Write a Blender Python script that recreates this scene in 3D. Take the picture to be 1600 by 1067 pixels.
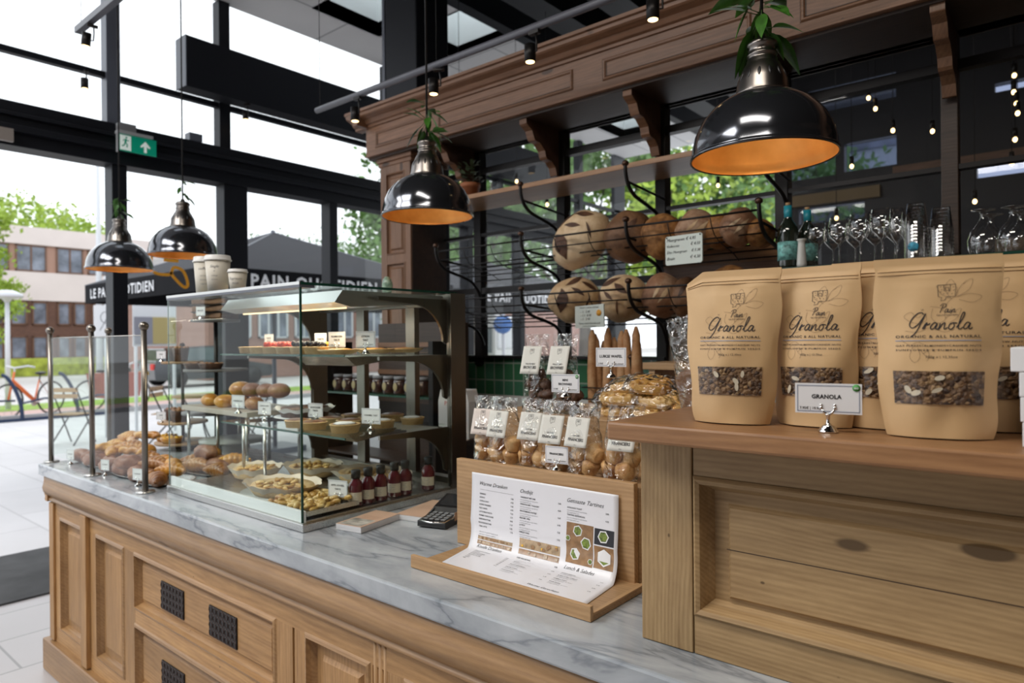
import bpy, math, random
from mathutils import Matrix, Vector, Euler, noise
random.seed(7)
for o in list(bpy.data.objects): bpy.data.objects.remove(o)
S = bpy.context.scene
COL = S.collection
PI = math.pi

# ---------------------------------------------------------------- camera, sky, exposure
cam_d = bpy.data.cameras.new('camera')
cam_d.sensor_width = 36.0
cam_d.lens = 1061.97/1600*36
cam_d.clip_start = 0.05; cam_d.clip_end = 400
cam_d.dof.use_dof = True
cam_d.dof.focus_distance = 1.45
cam_d.dof.aperture_fstop = 4.0
cam = bpy.data.objects.new('camera', cam_d); COL.objects.link(cam)
yaw, pitch, roll = math.radians(129.88973), math.radians(-0.08039), math.radians(-0.5239)
fw = Vector((math.cos(yaw)*math.cos(pitch), math.sin(yaw)*math.cos(pitch), math.sin(pitch)))
rt = Vector((math.sin(yaw), -math.cos(yaw), 0)); up = rt.cross(fw)
r2 = math.cos(roll)*rt + math.sin(roll)*up
u2 = -math.sin(roll)*rt + math.cos(roll)*up
M = Matrix((r2, u2, -fw)).transposed().to_4x4(); M.translation = Vector((0, 0, 1.5))
cam.matrix_world = M
S.camera = cam

w = bpy.data.worlds.new('overcast_sky'); S.world = w; w.use_nodes = True
nt = w.node_tree; nt.nodes.clear()
wo = nt.nodes.new('ShaderNodeOutputWorld'); bg = nt.nodes.new('ShaderNodeBackground')
bg.inputs[0].default_value = (0.90, 0.95, 1.0, 1); bg.inputs[1].default_value = 1.55
nt.links.new(bg.outputs[0], wo.inputs[0])
S.view_settings.view_transform = 'Standard'; S.view_settings.look = 'None'
S.view_settings.gamma = 1.0; S.view_settings.use_curve_mapping = False
S.view_settings.exposure = 0.25
S.cycles.transparent_max_bounces = 48; S.cycles.max_bounces = 10

def sun(name, rot, energy, col, ang):
    l = bpy.data.lights.new(name, 'SUN'); l.energy = energy; l.color = col; l.angle = ang
    o = bpy.data.objects.new(name, l); COL.objects.link(o); o.rotation_euler = rot
sun('hazy_sun', (math.radians(38), 0, math.radians(-150)), 0.5, (1, .97, .92), math.radians(25))

def fill_light(name, loc, sx, sy, e, col):  # unseen area lights added as interior fill
    l = bpy.data.lights.new(name, 'AREA'); l.shape = 'RECTANGLE'; l.size = sx; l.size_y = sy; l.energy = e; l.color = col
    o = bpy.data.objects.new(name, l); COL.objects.link(o); o.location = loc
fill_light('added_fill_light', (-3.3, -1.6, 4.2), 2.6, 1.6, 150, (1, .98, .95))  # added fill from the left, keeps right-hand faces dark
fill_light('added_fill_light', (-.4, -.3, 4.2), 2.0, .6, 48, (1, .93, .82))  # added fill to brighten the pouches and cabinet

# ---------------------------------------------------------------- helpers
class MB:
    def __init__(s, T=None): s.v = []; s.f = []; s.m = []; s.s = []; s.T = T
    def add(s, vs, fs, m=0, sm=False):
        b = len(s.v)
        if s.T is not None: s.v += [tuple(s.T @ Vector(p)) for p in vs]
        else: s.v += [tuple(p) for p in vs]
        s.f += [tuple(i+b for i in f) for f in fs]; s.m += [m]*len(fs); s.s += [sm]*len(fs); return s
    def box(s, x0, x1, y0, y1, z0, z1, m=0):
        return s.add([(x0,y0,z0),(x1,y0,z0),(x1,y1,z0),(x0,y1,z0),(x0,y0,z1),(x1,y0,z1),(x1,y1,z1),(x0,y1,z1)],
            [(0,3,2,1),(4,5,6,7),(0,1,5,4),(1,2,6,5),(2,3,7,6),(3,0,4,7)], m)
    def tube(s, pts, r, n=8, m=0, closed=False, sm=True):
        P = [Vector(p) for p in pts]; k = len(P); R = r if isinstance(r, (list, tuple)) else [r]*k
        vs = []; ref = None
        for i, p in enumerate(P):
            if closed: t = P[(i+1) % k]-P[i-1]
            else: t = P[min(i+1, k-1)]-P[max(i-1, 0)]
            t.normalize()
            if ref is None: ref = Vector((0,0,1)) if abs(t.z) < .9 else Vector((1,0,0))
            a = ref - t*ref.dot(t)
            if a.length < 1e-6: a = t.orthogonal()
            a.normalize(); ref = a; b = t.cross(a)
            for j in range(n):
                th = 2*PI*j/n; vs.append(p + a*(R[i]*math.cos(th)) + b*(R[i]*math.sin(th)))
        fs = []
        for i in range(k if closed else k-1):
            for j in range(n):
                i2 = (i+1) % k; j2 = (j+1) % n
                fs.append((i*n+j, i*n+j2, i2*n+j2, i2*n+j))
        if not closed: fs += [tuple(range(n-1, -1, -1)), tuple((k-1)*n+j for j in range(n))]
        return s.add(vs, fs, m, sm)
    def cyl(s, p, q, r0, r1=None, n=16, m=0, sm=True): return s.tube([p, q], [r0, r0 if r1 is None else r1], n, m, False, sm)
    def lathe(s, prof, c=(0,0,0), n=24, m=0, sm=True, close=False, caps=True):
        vs = []; k = len(prof)
        for r, z in prof:
            for j in range(n):
                th = 2*PI*j/n; vs.append((c[0]+r*math.cos(th), c[1]+r*math.sin(th), c[2]+z))
        fs = []
        for i in range(k if close else k-1):
            for j in range(n):
                i2 = (i+1) % k; j2 = (j+1) % n
                fs.append((i*n+j, i*n+j2, i2*n+j2, i2*n+j))
        if not close and caps:
            if prof[0][0] > 1e-5: fs.append(tuple(range(n-1, -1, -1)))
            if prof[-1][0] > 1e-5: fs.append(tuple((k-1)*n+j for j in range(n)))
        return s.add(vs, fs, m, sm)
    def shell(s, prof, **k):
        return s.lathe(prof, close=True, **k)
    def grid(s, fn, nu, nv, m=0, sm=True, cu=False):
        vs = [fn(i/nu, j/nv) for j in range(nv+1) for i in range(nu+(0 if cu else 1))]
        w_ = nu if cu else nu+1; fs = []
        for j in range(nv):
            for i in range(nu):
                i2 = (i+1) % w_; fs.append((j*w_+i, j*w_+i2, (j+1)*w_+i2, (j+1)*w_+i))
        return s.add(vs, fs, m, sm)
    def ell(s, c, r, n=16, m=0, rot=None, fn=None):
        vs = []; fs = []; h = n//2
        for i in range(h+1):
            ph = PI*i/h
            for j in range(n):
                th = 2*PI*j/n; d = Vector((math.sin(ph)*math.cos(th), math.sin(ph)*math.sin(th), math.cos(ph)))
                k = fn(d) if fn else 1.0
                p = Vector((d.x*r[0], d.y*r[1], d.z*r[2]))*k
                if rot is not None: p = rot @ p
                vs.append(p + Vector(c))
        for i in range(h):
            for j in range(n):
                j2 = (j+1) % n; fs.append((i*n+j, (i+1)*n+j, (i+1)*n+j2, i*n+j2))
        return s.add(vs, fs, m, True)
    def prism(s, poly, a, b, ax='y', m=0, sm=False):
        def P(u, v, h): return {'y': (u, h, v), 'x': (h, u, v), 'z': (u, v, h)}[ax]
        n = len(poly); vs = [P(u, v, a) for u, v in poly]+[P(u, v, b) for u, v in poly]
        fs = [tuple(range(n)), tuple(range(2*n-1, n-1, -1))]
        s.add(vs, fs, m, False)
        return s.add(vs, [(i, (i+1) % n, (i+1) % n+n, i+n) for i in range(n)], m, sm)
    def build(s, name, mats, parent=None, loc=None, rot=None, bevel=0, sub=0, solid=0):
        me = bpy.data.meshes.new(name); me.from_pydata(s.v, [], s.f)
        if not isinstance(mats, (list, tuple)): mats = [mats]
        for q in mats: me.materials.append(q)
        me.polygons.foreach_set('material_index', s.m); me.polygons.foreach_set('use_smooth', s.s)
        me.validate(); me.update()
        o = bpy.data.objects.new(name, me); COL.objects.link(o)
        if parent: o.parent = parent
        if loc: o.location = loc
        if rot: o.rotation_euler = rot
        if solid:
            q = o.modifiers.new('thick', 'SOLIDIFY'); q.thickness = solid; q.offset = 0
        if bevel:
            q = o.modifiers.new('bevel', 'BEVEL'); q.width = bevel; q.segments = 2; q.limit_method = 'ANGLE'; q.angle_limit = math.radians(40)
        if sub:
            q = o.modifiers.new('sub', 'SUBSURF'); q.levels = sub; q.render_levels = sub
        return o

def tag(o, label=None, cat=None, group=None, kind=None):
    if label: o['label'] = label
    if cat: o['category'] = cat
    if group: o['group'] = group
    if kind: o['kind'] = kind
    return o
def thing(name, label, cat, loc=(0,0,0), rz=0, group=None):
    o = bpy.data.objects.new(name, None); COL.objects.link(o); o.empty_display_size = .05
    o.location = loc; o.rotation_euler = (0, 0, rz); return tag(o, label, cat, group)
def struct(o): o['kind'] = 'structure'; return o
def copy_tree(o, parent=None):
    c = o.copy(); COL.objects.link(c); c.parent = parent
    for ch in list(o.children): copy_tree(ch, c)
    return c
def dup(o, loc=None, rz=None, label=None, scale=None, group=None):
    c = copy_tree(o)
    if loc is not None: c.location = loc
    if rz is not None: c.rotation_euler = (0, 0, rz) if not isinstance(rz, (tuple, list)) else rz
    if label: c['label'] = label
    if group: c['group'] = group
    if scale is not None: c.scale = (scale,)*3 if not isinstance(scale, tuple) else scale
    return c
ORD = ['first','second','third','fourth','fifth','sixth','seventh','eighth','ninth','tenth','eleventh','twelfth','thirteenth','fourteenth','fifteenth','sixteenth','seventeenth','eighteenth','nineteenth','twentieth','twenty-first','twenty-second','twenty-third','twenty-fourth']
_tc = {}
def tmesh(s, shear=0.0, bold=0.0, space=1.0):
    k = (s, shear, bold, space)
    if k not in _tc:
        c = bpy.data.curves.new('t', 'FONT'); c.body = s; c.size = 1; c.shear = shear; c.offset = bold
        c.space_character = space; c.resolution_u = 2; c.fill_mode = 'FRONT'
        o = bpy.data.objects.new('t', c); COL.objects.link(o)
        bpy.context.view_layer.update()
        me = bpy.data.meshes.new_from_object(o.evaluated_get(bpy.context.evaluated_depsgraph_get()))
        vs = [(v.co.x, v.co.y) for v in me.vertices]; fs = [tuple(p.vertices) for p in me.polygons]
        bpy.data.objects.remove(o); bpy.data.curves.remove(c); bpy.data.meshes.remove(me)
        _tc[k] = (vs, fs)
    return _tc[k]
def write(mb, s, x, z, size, fn=None, align='c', shear=0.0, bold=0.0, space=1.0, m=0, fit=None):
    vs, fs = tmesh(s, shear, bold, space)
    if not vs: return
    x0 = min(v[0] for v in vs); x1 = max(v[0] for v in vs)
    sx = size
    if fit: sx = fit/(x1-x0)
    off = {'c': -(x0+x1)/2, 'l': -x0, 'r': -x1}[align]
    fn = fn or (lambda u, v: (u, -.0006, v))
    mb.add([fn(x+(a+off)*sx, z+b*size) for a, b in vs], fs, m)
def catmull(pts, n=6):
    out = []; P = [pts[0]]+list(pts)+[pts[-1]]
    for i in range(1, len(P)-2):
        a, b, c, d = [Vector((*p, 0)) if len(p) == 2 else Vector(p) for p in P[i-1:i+3]]
        for k in range(n):
            t = k/n; q = .5*((2*b)+(c-a)*t+(2*a-5*b+4*c-d)*t*t+(3*b-a-3*c+d)*t**3); out.append(tuple(q))
    e = pts[-1]; out.append((*e, 0) if len(e) == 2 else tuple(e)); return out
def stroke(mb, pts, wd, fn, m=0, smooth=5):
    P = [Vector((p[0], p[1])) for p in (catmull(pts, smooth) if smooth else pts)]
    vs = []
    for i, p in enumerate(P):
        t = P[min(i+1, len(P)-1)]-P[max(i-1, 0)]
        if t.length < 1e-9: t = Vector((1, 0))
        t.normalize(); nn = Vector((-t.y, t.x))*wd/2
        vs += [fn(*(p+nn)), fn(*(p-nn))]
    mb.add(vs, [(2*i, 2*i+1, 2*i+3, 2*i+2) for i in range(len(P)-1)], m)

# ---------------------------------------------------------------- materials
def newmat(name):
    m = bpy.data.materials.new(name); m.use_nodes = True; nt = m.node_tree
    b = nt.nodes['Principled BSDF']; return m, nt, b
def N(nt, typ, **kw):
    n = nt.nodes.new(typ)
    for k, v in kw.items():
        if k.startswith('i_'):
            key = k[2:]; key = int(key) if key.isdigit() else key.replace('_', ' ')
            n.inputs[key].default_value = v
        else: setattr(n, k, v)
    return n
def ramp(nt, src, stops):
    r = nt.nodes.new('ShaderNodeValToRGB'); e = r.color_ramp.elements
    while len(e) < len(stops): e.new(.5)
    for q, (p, c) in zip(e, stops): q.position = p; q.color = (*c, 1) if len(c) == 3 else c
    nt.links.new(src, r.inputs[0]); return r.outputs[0]
def coords(nt, scale=(1,1,1), rnd=True, kind='Object'):
    t = nt.nodes.new('ShaderNodeTexCoord'); mp = N(nt, 'ShaderNodeMapping'); mp.inputs['Scale'].default_value = scale
    if rnd:
        oi = nt.nodes.new('ShaderNodeObjectInfo'); ml = N(nt, 'ShaderNodeVectorMath', operation='SCALE'); ml.inputs[0].default_value = (3.7, 5.1, 2.9)
        nt.links.new(oi.outputs['Random'], ml.inputs['Scale']); ad = N(nt, 'ShaderNodeVectorMath', operation='ADD')
        nt.links.new(t.outputs[kind], ad.inputs[0]); nt.links.new(ml.outputs[0], ad.inputs[1]); nt.links.new(ad.outputs[0], mp.inputs[0])
    else: nt.links.new(t.outputs[kind], mp.inputs[0])
    return mp.outputs[0]
def flat(name, col, rough=.5, metal=0, emis=None, es=0, coat=0, noise_amt=0, nscale=20, bump=0, spec=None, ani=0):
    m, nt, b = newmat(name)
    b.inputs['Base Color'].default_value = (*col, 1); b.inputs['Roughness'].default_value = rough; b.inputs['Metallic'].default_value = metal
    if emis: b.inputs['Emission Color'].default_value = (*emis, 1); b.inputs['Emission Strength'].default_value = es
    if coat: b.inputs['Coat Weight'].default_value = coat; b.inputs['Coat Roughness'].default_value = .1
    if spec is not None: b.inputs['Specular IOR Level'].default_value = spec
    if noise_amt or bump:
        n = N(nt, 'ShaderNodeTexNoise', i_Scale=nscale, i_Detail=4.0); nt.links.new(coords(nt), n.inputs['Vector'])
        if noise_amt:
            c = ramp(nt, n.outputs[0], [(.3, tuple(x*(1-noise_amt) for x in col)), (.7, tuple(min(1, x*(1+noise_amt)) for x in col))])
            nt.links.new(c, b.inputs['Base Color'])
        if bump:
            bp = N(nt, 'ShaderNodeBump', i_Strength=bump, i_Distance=.01); nt.links.new(n.outputs[0], bp.inputs['Height']); nt.links.new(bp.outputs[0], b.inputs['Normal'])
    return m
def wood(name, dark, light, ax='x', rough=.5, knots=True, fine=1.0, contrast=1.0):
    m, nt, b = newmat(name); L = nt.links.new
    sc = {'x': (1,9,9), 'y': (9,1,9), 'z': (9,9,1)}[ax]
    v = coords(nt, sc)
    n1 = N(nt, 'ShaderNodeTexNoise', i_Scale=1.1, i_Detail=2.0); L(v, n1.inputs['Vector'])
    # knots
    sk = {'x': (1,2.6,2.6), 'y': (2.6,1,2.6), 'z': (2.6,2.6,1)}[ax]
    vk = coords(nt, tuple(q*2.4 for q in sk))
    vo = N(nt, 'ShaderNodeTexVoronoi', i_Scale=1.0); L(vk, vo.inputs['Vector'])
    kn = ramp(nt, vo.outputs['Distance'], [(.0, (1,1,1)), (.34, (0,0,0))])
    vraw = coords(nt, (1,1,1)); sx = nt.nodes.new('ShaderNodeSeparateXYZ'); L(vraw, sx.inputs[0]); cr = [q for q in 'XYZ' if q != ax.upper()]
    cs = N(nt, 'ShaderNodeMath', operation='ADD'); L(sx.outputs[cr[0]], cs.inputs[0]); L(sx.outputs[cr[1]], cs.inputs[1])
    s0 = N(nt, 'ShaderNodeMath', operation='MULTIPLY_ADD', i_1=42.0/fine); L(n1.outputs[0], s0.inputs[0]); km = N(nt, 'ShaderNodeMath', operation='MULTIPLY', i_1=7.0 if knots else 0.0); L(kn, km.inputs[0]); L(km.outputs[0], s0.inputs[2])
    s1 = N(nt, 'ShaderNodeMath', operation='MULTIPLY_ADD', i_1=430.0*fine); L(cs.outputs[0], s1.inputs[0]); L(s0.outputs[0], s1.inputs[2])
    sn = N(nt, 'ShaderNodeMath', operation='SINE'); L(s1.outputs[0], sn.inputs[0])
    n2 = N(nt, 'ShaderNodeTexNoise', i_Scale=7.0, i_Detail=6.0, i_Roughness=.7); L(v, n2.inputs['Vector'])
    a1 = N(nt, 'ShaderNodeMath', operation='MULTIPLY_ADD', i_1=.055*contrast, i_2=.5); L(sn.outputs[0], a1.inputs[0])
    a2 = N(nt, 'ShaderNodeMath', operation='MULTIPLY_ADD', i_1=.7*contrast); L(n2.outputs[0], a2.inputs[0]); L(a1.outputs[0], a2.inputs[2])
    a3 = N(nt, 'ShaderNodeMath', operation='SUBTRACT', i_1=.35*contrast); L(a2.outputs[0], a3.inputs[0])
    c = ramp(nt, a3.outputs[0], [(.25, dark), (.75, light)])
    # large tone drift
    n3 = N(nt, 'ShaderNodeTexNoise', i_Scale=.5, i_Detail=1.0); L(v, n3.inputs['Vector'])
    hs = N(nt, 'ShaderNodeHueSaturation'); L(c, hs.inputs['Color'])
    vr = N(nt, 'ShaderNodeMapRange', i_1=.3, i_2=.7, i_3=.78, i_4=1.18); L(n3.outputs[0], vr.inputs[0]); L(vr.outputs[0], hs.inputs['Value'])
    out = hs.outputs[0]
    if knots:
        kc = ramp(nt, vo.outputs['Distance'], [(.075, (1,1,1)), (.092, (0,0,0))])
        v2 = N(nt, 'ShaderNodeTexVoronoi', i_Scale=13.0); L(coords(nt, tuple(q**.5 for q in sk)), v2.inputs['Vector']); s2 = ramp(nt, v2.outputs['Distance'], [(.035, (1,1,1)), (.06, (0,0,0))])
        se = nt.nodes.new('ShaderNodeSeparateColor'); L(v2.outputs['Color'], se.inputs[0]); gt = N(nt, 'ShaderNodeMath', operation='GREATER_THAN', i_1=.55); L(se.outputs[0], gt.inputs[0]); m3 = N(nt, 'ShaderNodeMath', operation='MULTIPLY'); L(s2, m3.inputs[0]); L(gt.outputs[0], m3.inputs[1])
        m4 = N(nt, 'ShaderNodeMath', operation='MAXIMUM'); L(kc, m4.inputs[0]); L(m3.outputs[0], m4.inputs[1]); kc = m4.outputs[0]
        mx = N(nt, 'ShaderNodeMix', data_type='RGBA'); L(kc, mx.inputs[0]); L(out, mx.inputs[6]); mx.inputs[7].default_value = (*[q*.55 for q in dark], 1); out = mx.outputs[2]
    L(out, b.inputs['Base Color']); b.inputs['Roughness'].default_value = rough
    bp = N(nt, 'ShaderNodeBump', i_Strength=.25, i_Distance=.003); L(a3.outputs[0], bp.inputs['Height']); L(bp.outputs[0], b.inputs['Normal'])
    return m
def glass(name, tint=(1,1,1), ior=1.45, rough=0.0, gl=1.0):
    m = bpy.data.materials.new(name); m.use_nodes = True; nt = m.node_tree; nt.nodes.clear(); L = nt.links.new
    o = nt.nodes.new('ShaderNodeOutputMaterial'); mx = nt.nodes.new('ShaderNodeMixShader'); t = nt.nodes.new('ShaderNodeBsdfTransparent'); g = nt.nodes.new('ShaderNodeBsdfGlossy')
    fr = N(nt, 'ShaderNodeFresnel', i_IOR=ior); ml = N(nt, 'ShaderNodeMath', operation='MULTIPLY', i_1=gl)
    t.inputs[0].default_value = (*tint, 1); g.inputs['Roughness'].default_value = rough; g.inputs[0].default_value = (1,1,1,1)
    ge = nt.nodes.new('ShaderNodeNewGeometry'); bf = N(nt, 'ShaderNodeMath', operation='SUBTRACT', i_0=1.0); L(ge.outputs['Backfacing'], bf.inputs[1]); m2_ = N(nt, 'ShaderNodeMath', operation='MULTIPLY'); L(fr.outputs[0], m2_.inputs[0]); L(bf.outputs[0], m2_.inputs[1]); L(m2_.outputs[0], ml.inputs[0]); L(ml.outputs[0], mx.inputs[0]); L(t.outputs[0], mx.inputs[1]); L(g.outputs[0], mx.inputs[2]); L(mx.outputs[0], o.inputs[0])
    return m, nt, g
G = {}
G['pane'] = glass('clear_glass', gl=.6)[0]
G['tint'] = glass('smoked_glass', (.46,.49,.58))[0]
G['case'] = glass('case_glass', (.96,.985,.97), 1.45, 0.0, .5)[0]
G['film'] = glass('clear_film', (.95,.95,.95), 1.4, .12, .8)[0]
G['ware'] = glass('glassware', (.985,.988,.99), 1.6, .03, 2.4)[0]
G['edge'] = flat('green_glass_edge', (.012,.06,.04), .15)
# crinkled cellophane
def cello():
    m, nt, g = glass('cellophane', (.95,.95,.945), 1.5, .10, 2.3)
    L = nt.links.new; n = N(nt, 'ShaderNodeTexNoise', i_Scale=26.0, i_Detail=2.0, i_Distortion=1.5); L(coords(nt), n.inputs['Vector'])
    n2 = N(nt, 'ShaderNodeTexVoronoi', i_Scale=34.0); L(coords(nt), n2.inputs['Vector'])
    ad = N(nt, 'ShaderNodeMath', operation='ADD'); L(n.outputs[0], ad.inputs[0]); L(n2.outputs[0], ad.inputs[1])
    bp = N(nt, 'ShaderNodeBump', i_Strength=1.0, i_Distance=.012); L(ad.outputs[0], bp.inputs['Height'])
    L(bp.outputs[0], g.inputs['Normal'])
    for q in nt.nodes:
        if q.type == 'FRESNEL': L(bp.outputs[0], q.inputs['Normal'])
    return m
G['cello'] = cello()
PL, PD = (.52,.30,.125), (.25,.125,.045)
G['pine'] = wood('pine_lengthwise', PD, PL, 'x'); G['pinez'] = wood('pine_upright', PD, PL, 'z'); G['piney'] = wood('pine_crosswise', PD, PL, 'y')
G['wax'] = wood('waxed_pine_moulding', (.24,.125,.05), (.44,.26,.115), 'x', .38)
G['cab'] = wood('cabinet_pine', (.235,.14,.06), (.47,.315,.155), 'x', .55, True, 1.6, 1.1); G['cabz'] = wood('cabinet_pine_upright', (.25,.15,.065), (.51,.35,.175), 'z', .55, True, 1.8, 1.2)
G['top'] = wood('brown_plank', (.17,.075,.03), (.36,.19,.085), 'x', .4)
G['can'] = wood('canopy_pine', (.105,.048,.024), (.25,.125,.068), 'x', .45, True); G['canz'] = wood('canopy_pine_upright', (.115,.052,.026), (.26,.135,.072), 'z', .45, True)
G['side'] = wood('shaded_side_wood', (.035,.015,.009), (.09,.042,.024), 'z', .5, False)  # shade on the bracket sides, put into the wood colour
G['dark'] = wood('dark_wood', (.02,.011,.007), (.06,.032,.02), 'x', .5, False)
G['crate'] = wood('crate_pine', (.30,.17,.075), (.52,.33,.17), 'x', .5, True, 1.4)
G['crate2'] = wood('crate_pine_cross', (.30,.17,.075), (.52,.33,.17), 'y', .5, True, 1.4)
def marble():
    m, nt, b = newmat('grey_veined_marble'); L = nt.links.new
    v = coords(nt, (1,1.6,1.6), False)
    n = N(nt, 'ShaderNodeTexNoise', i_Scale=3.0, i_Detail=8.0, i_Roughness=.62, i_Distortion=.6); L(v, n.inputs['Vector'])
    mp = N(nt, 'ShaderNodeMapping'); mp.inputs['Rotation'].default_value = (0, .6, .7); mp.inputs['Scale'].default_value = (1, 2.8, 2.2); L(v, mp.inputs[0])
    n2 = N(nt, 'ShaderNodeTexNoise', i_Scale=1.6, i_Detail=6.0, i_Roughness=.55, i_Distortion=.5); L(mp.outputs[0], n2.inputs['Vector'])
    ab = N(nt, 'ShaderNodeMath', operation='SUBTRACT', i_1=.5); L(n2.outputs[0], ab.inputs[0]); aa = N(nt, 'ShaderNodeMath', operation='ABSOLUTE'); L(ab.outputs[0], aa.inputs[0])
    vein = ramp(nt, aa.outputs[0], [(.0, (.50,.52,.55)), (.02, (.82,.83,.84)), (.08, (1,1,1))])
    base = ramp(nt, n.outputs[0], [(.3, (.30,.33,.365)), (.5, (.42,.45,.485)), (.75, (.53,.555,.585))])
    mx = N(nt, 'ShaderNodeMix', data_type='RGBA', blend_type='MULTIPLY', i_0=1.0); L(base, mx.inputs[6]); L(vein, mx.inputs[7]); L(mx.outputs[2], b.inputs['Base Color'])
    b.inputs['Roughness'].default_value = .17; b.inputs['Specular IOR Level'].default_value = .6
    return m
G['marble'] = marble()
def brushed(name, col, rough=.28, ax='x'):
    m, nt, b = newmat(name); L = nt.links.new
    n = N(nt, 'ShaderNodeTexNoise', i_Scale=6.0, i_Detail=4.0); L(coords(nt, {'x': (1,60,60), 'z': (60,60,1)}[ax]), n.inputs['Vector'])
    r = N(nt, 'ShaderNodeMapRange', i_3=rough*.7, i_4=rough*1.4); L(n.outputs[0], r.inputs[0]); L(r.outputs[0], b.inputs['Roughness'])
    b.inputs['Metallic'].default_value = 1; b.inputs['Base Color'].default_value = (*col, 1); return m
G['steel'] = brushed('brushed_steel', (.55,.54,.52)); G['steelz'] = brushed('brushed_steel_upright', (.24,.215,.19), .3, 'z')
G['satin'] = flat('satin_sheet_steel', (.78,.78,.77), .28, 1)
G['chrome'] = flat('chrome', (.8,.8,.8), .08, 1)
G['iron'] = flat('black_iron', (.018,.016,.016), .4, .6)
G['frame'] = flat('black_window_frame', (.010,.011,.015), .45, spec=.2)
G['framel'] = flat('grey_window_frame', (.10,.11,.14), .4)
G['white'] = flat('white_card', (.80,.80,.82), .6); G['paper'] = flat('glossy_menu_paper', (.78,.78,.83), .35, coat=.12)
G['plastic'] = flat('white_plastic', (.82,.84,.86), .25)
G['ink'] = flat('black_ink', (.015,.015,.02), .6); G['greyink'] = flat('grey_ink', (.22,.22,.24), .6); G['rule'] = flat('blue_grey_rule', (.30,.33,.42), .6)
G['brownink'] = flat('faint_brown_ink', (.16,.10,.055), .7)
G['kraft'] = flat('kraft_paper', (.60,.395,.20), .55, noise_amt=.06, nscale=14, bump=.12)
G['lamp'] = flat('dark_nickel_enamel', (.085,.09,.105), .14, .85, coat=.6)
G['lampneck'] = flat('aged_nickel', (.22,.20,.185), .28, 1)
def gold():
    m, nt, b = newmat('gold_leaf_lining'); L = nt.links.new
    n = N(nt, 'ShaderNodeTexNoise', i_Scale=9.0, i_Detail=5.0); L(coords(nt), n.inputs['Vector'])
    L(ramp(nt, n.outputs[0], [(.3, (.62,.28,.06)), (.7, (.88,.50,.16))]), b.inputs['Base Color']); b.inputs['Roughness'].default_value = .4; b.inputs['Metallic'].default_value = .3
    return m
G['gold'] = gold()
G['glow'] = flat('warm_bulb', (1,.8,.5), .4, emis=(1,.62,.25), es=14); G['glow2'] = flat('spot_bulb', (1,.85,.6), .4, emis=(1,.66,.28), es=5)
G['leaf'] = flat('glossy_leaf', (.04,.13,.015), .35, noise_amt=.4, nscale=30); 
G['green'] = flat('badge_green', (.07,.33,.07), .5); G['orange'] = flat('orange_sticker', (.75,.35,.03), .5)
G['rubber'] = flat('black_plastic', (.015,.015,.017), .35); G['screen'] = flat('dark_screen', (.02,.025,.03), .08)
G['cup'] = flat('cream_cup', (.62,.58,.50), .5); G['lid'] = flat('white_lid', (.75,.74,.72), .35)
def crust(name, a, b_, c_, scale=6, rough=.6, bump=.5, coat=0):
    m, nt, b = newmat(name); L = nt.links.new
    n = N(nt, 'ShaderNodeTexNoise', i_Scale=scale, i_Detail=6.0, i_Roughness=.6); v = coords(nt); L(v, n.inputs['Vector'])
    n2 = N(nt, 'ShaderNodeTexNoise', i_Scale=scale*14, i_Detail=3.0); L(v, n2.inputs['Vector'])
    ad = N(nt, 'ShaderNodeMath', operation='MULTIPLY_ADD', i_1=.25); L(n2.outputs[0], ad.inputs[0]); L(n.outputs[0], ad.inputs[2])
    L(ramp(nt, ad.outputs[0], [(.42, a), (.6, b_), (.78, c_)]), b.inputs['Base Color'])
    bp = N(nt, 'ShaderNodeBump', i_Strength=bump, i_Distance=.004); L(ad.outputs[0], bp.inputs['Height']); L(bp.outputs[0], b.inputs['Normal'])
    b.inputs['Roughness'].default_value = rough
    if coat: b.inputs['Coat Weight'].default_value = coat; b.inputs['Coat Roughness'].default_value = .2
    return m
G['flour'] = crust('floured_crust', (.36,.20,.10), (.56,.38,.21), (.78,.60,.40), 3); G['slash'] = crust('dark_slash', (.035,.014,.007), (.075,.03,.014), (.15,.065,.03))
G['brownc'] = crust('brown_crust', (.09,.04,.018), (.17,.08,.035), (.27,.14,.07)); G['seed'] = crust('seeded_crust', (.10,.035,.01), (.26,.11,.03), (.40,.19,.06), 30, .6, 1.0)
G['malt'] = crust('malt_crust', (.14,.06,.03), (.30,.15,.08), (.48,.33,.22), 4)
G['croiss'] = crust('croissant_crust', (.14,.045,.012), (.33,.13,.035), (.50,.25,.08), 14, .35, .6, .3); G['golden'] = crust('golden_crust', (.30,.10,.012), (.56,.235,.03), (.74,.40,.08), 14, .3, .6, .3)
G['pinkc'] = crust('sugared_brown_crust', (.16,.06,.035), (.30,.13,.08), (.42,.22,.15), 12, .4)
G['cake'] = crust('financier_cake', (.30,.12,.035), (.58,.33,.13), (.74,.52,.27), 22, .5, .3); G['choc'] = crust('chocolate_cake', (.025,.010,.006), (.07,.03,.018), (.13,.065,.04), 30, .5, .6)
G['waffle'] = crust('waffle', (.36,.16,.03), (.60,.34,.09), (.74,.50,.20), 8, .4, .3, .4); G['tart'] = crust('tart_shell', (.45,.26,.10), (.62,.42,.20), (.72,.54,.30), 12, .55, .2)
G['fill'] = flat('brown_filling', (.20,.08,.03), .3); G['sugar'] = flat('icing_sugar', (.78,.78,.80), .7); G['berry'] = flat('red_berries', (.55,.05,.02), .25); G['black'] = flat('dark_berries', (.02,.015,.02), .25)
G['yellow'] = flat('yellow_mango', (.80,.45,.02), .35)
G['apple'] = crust('apple_topping', (.30,.12,.02), (.60,.36,.09), (.80,.60,.28), 18, .35, 1.0, .4)
G['parch'] = flat('parchment', (.72,.62,.50), .5, bump=.3, nscale=12); G['plate'] = flat('stoneware', (.34,.35,.33), .3)
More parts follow.
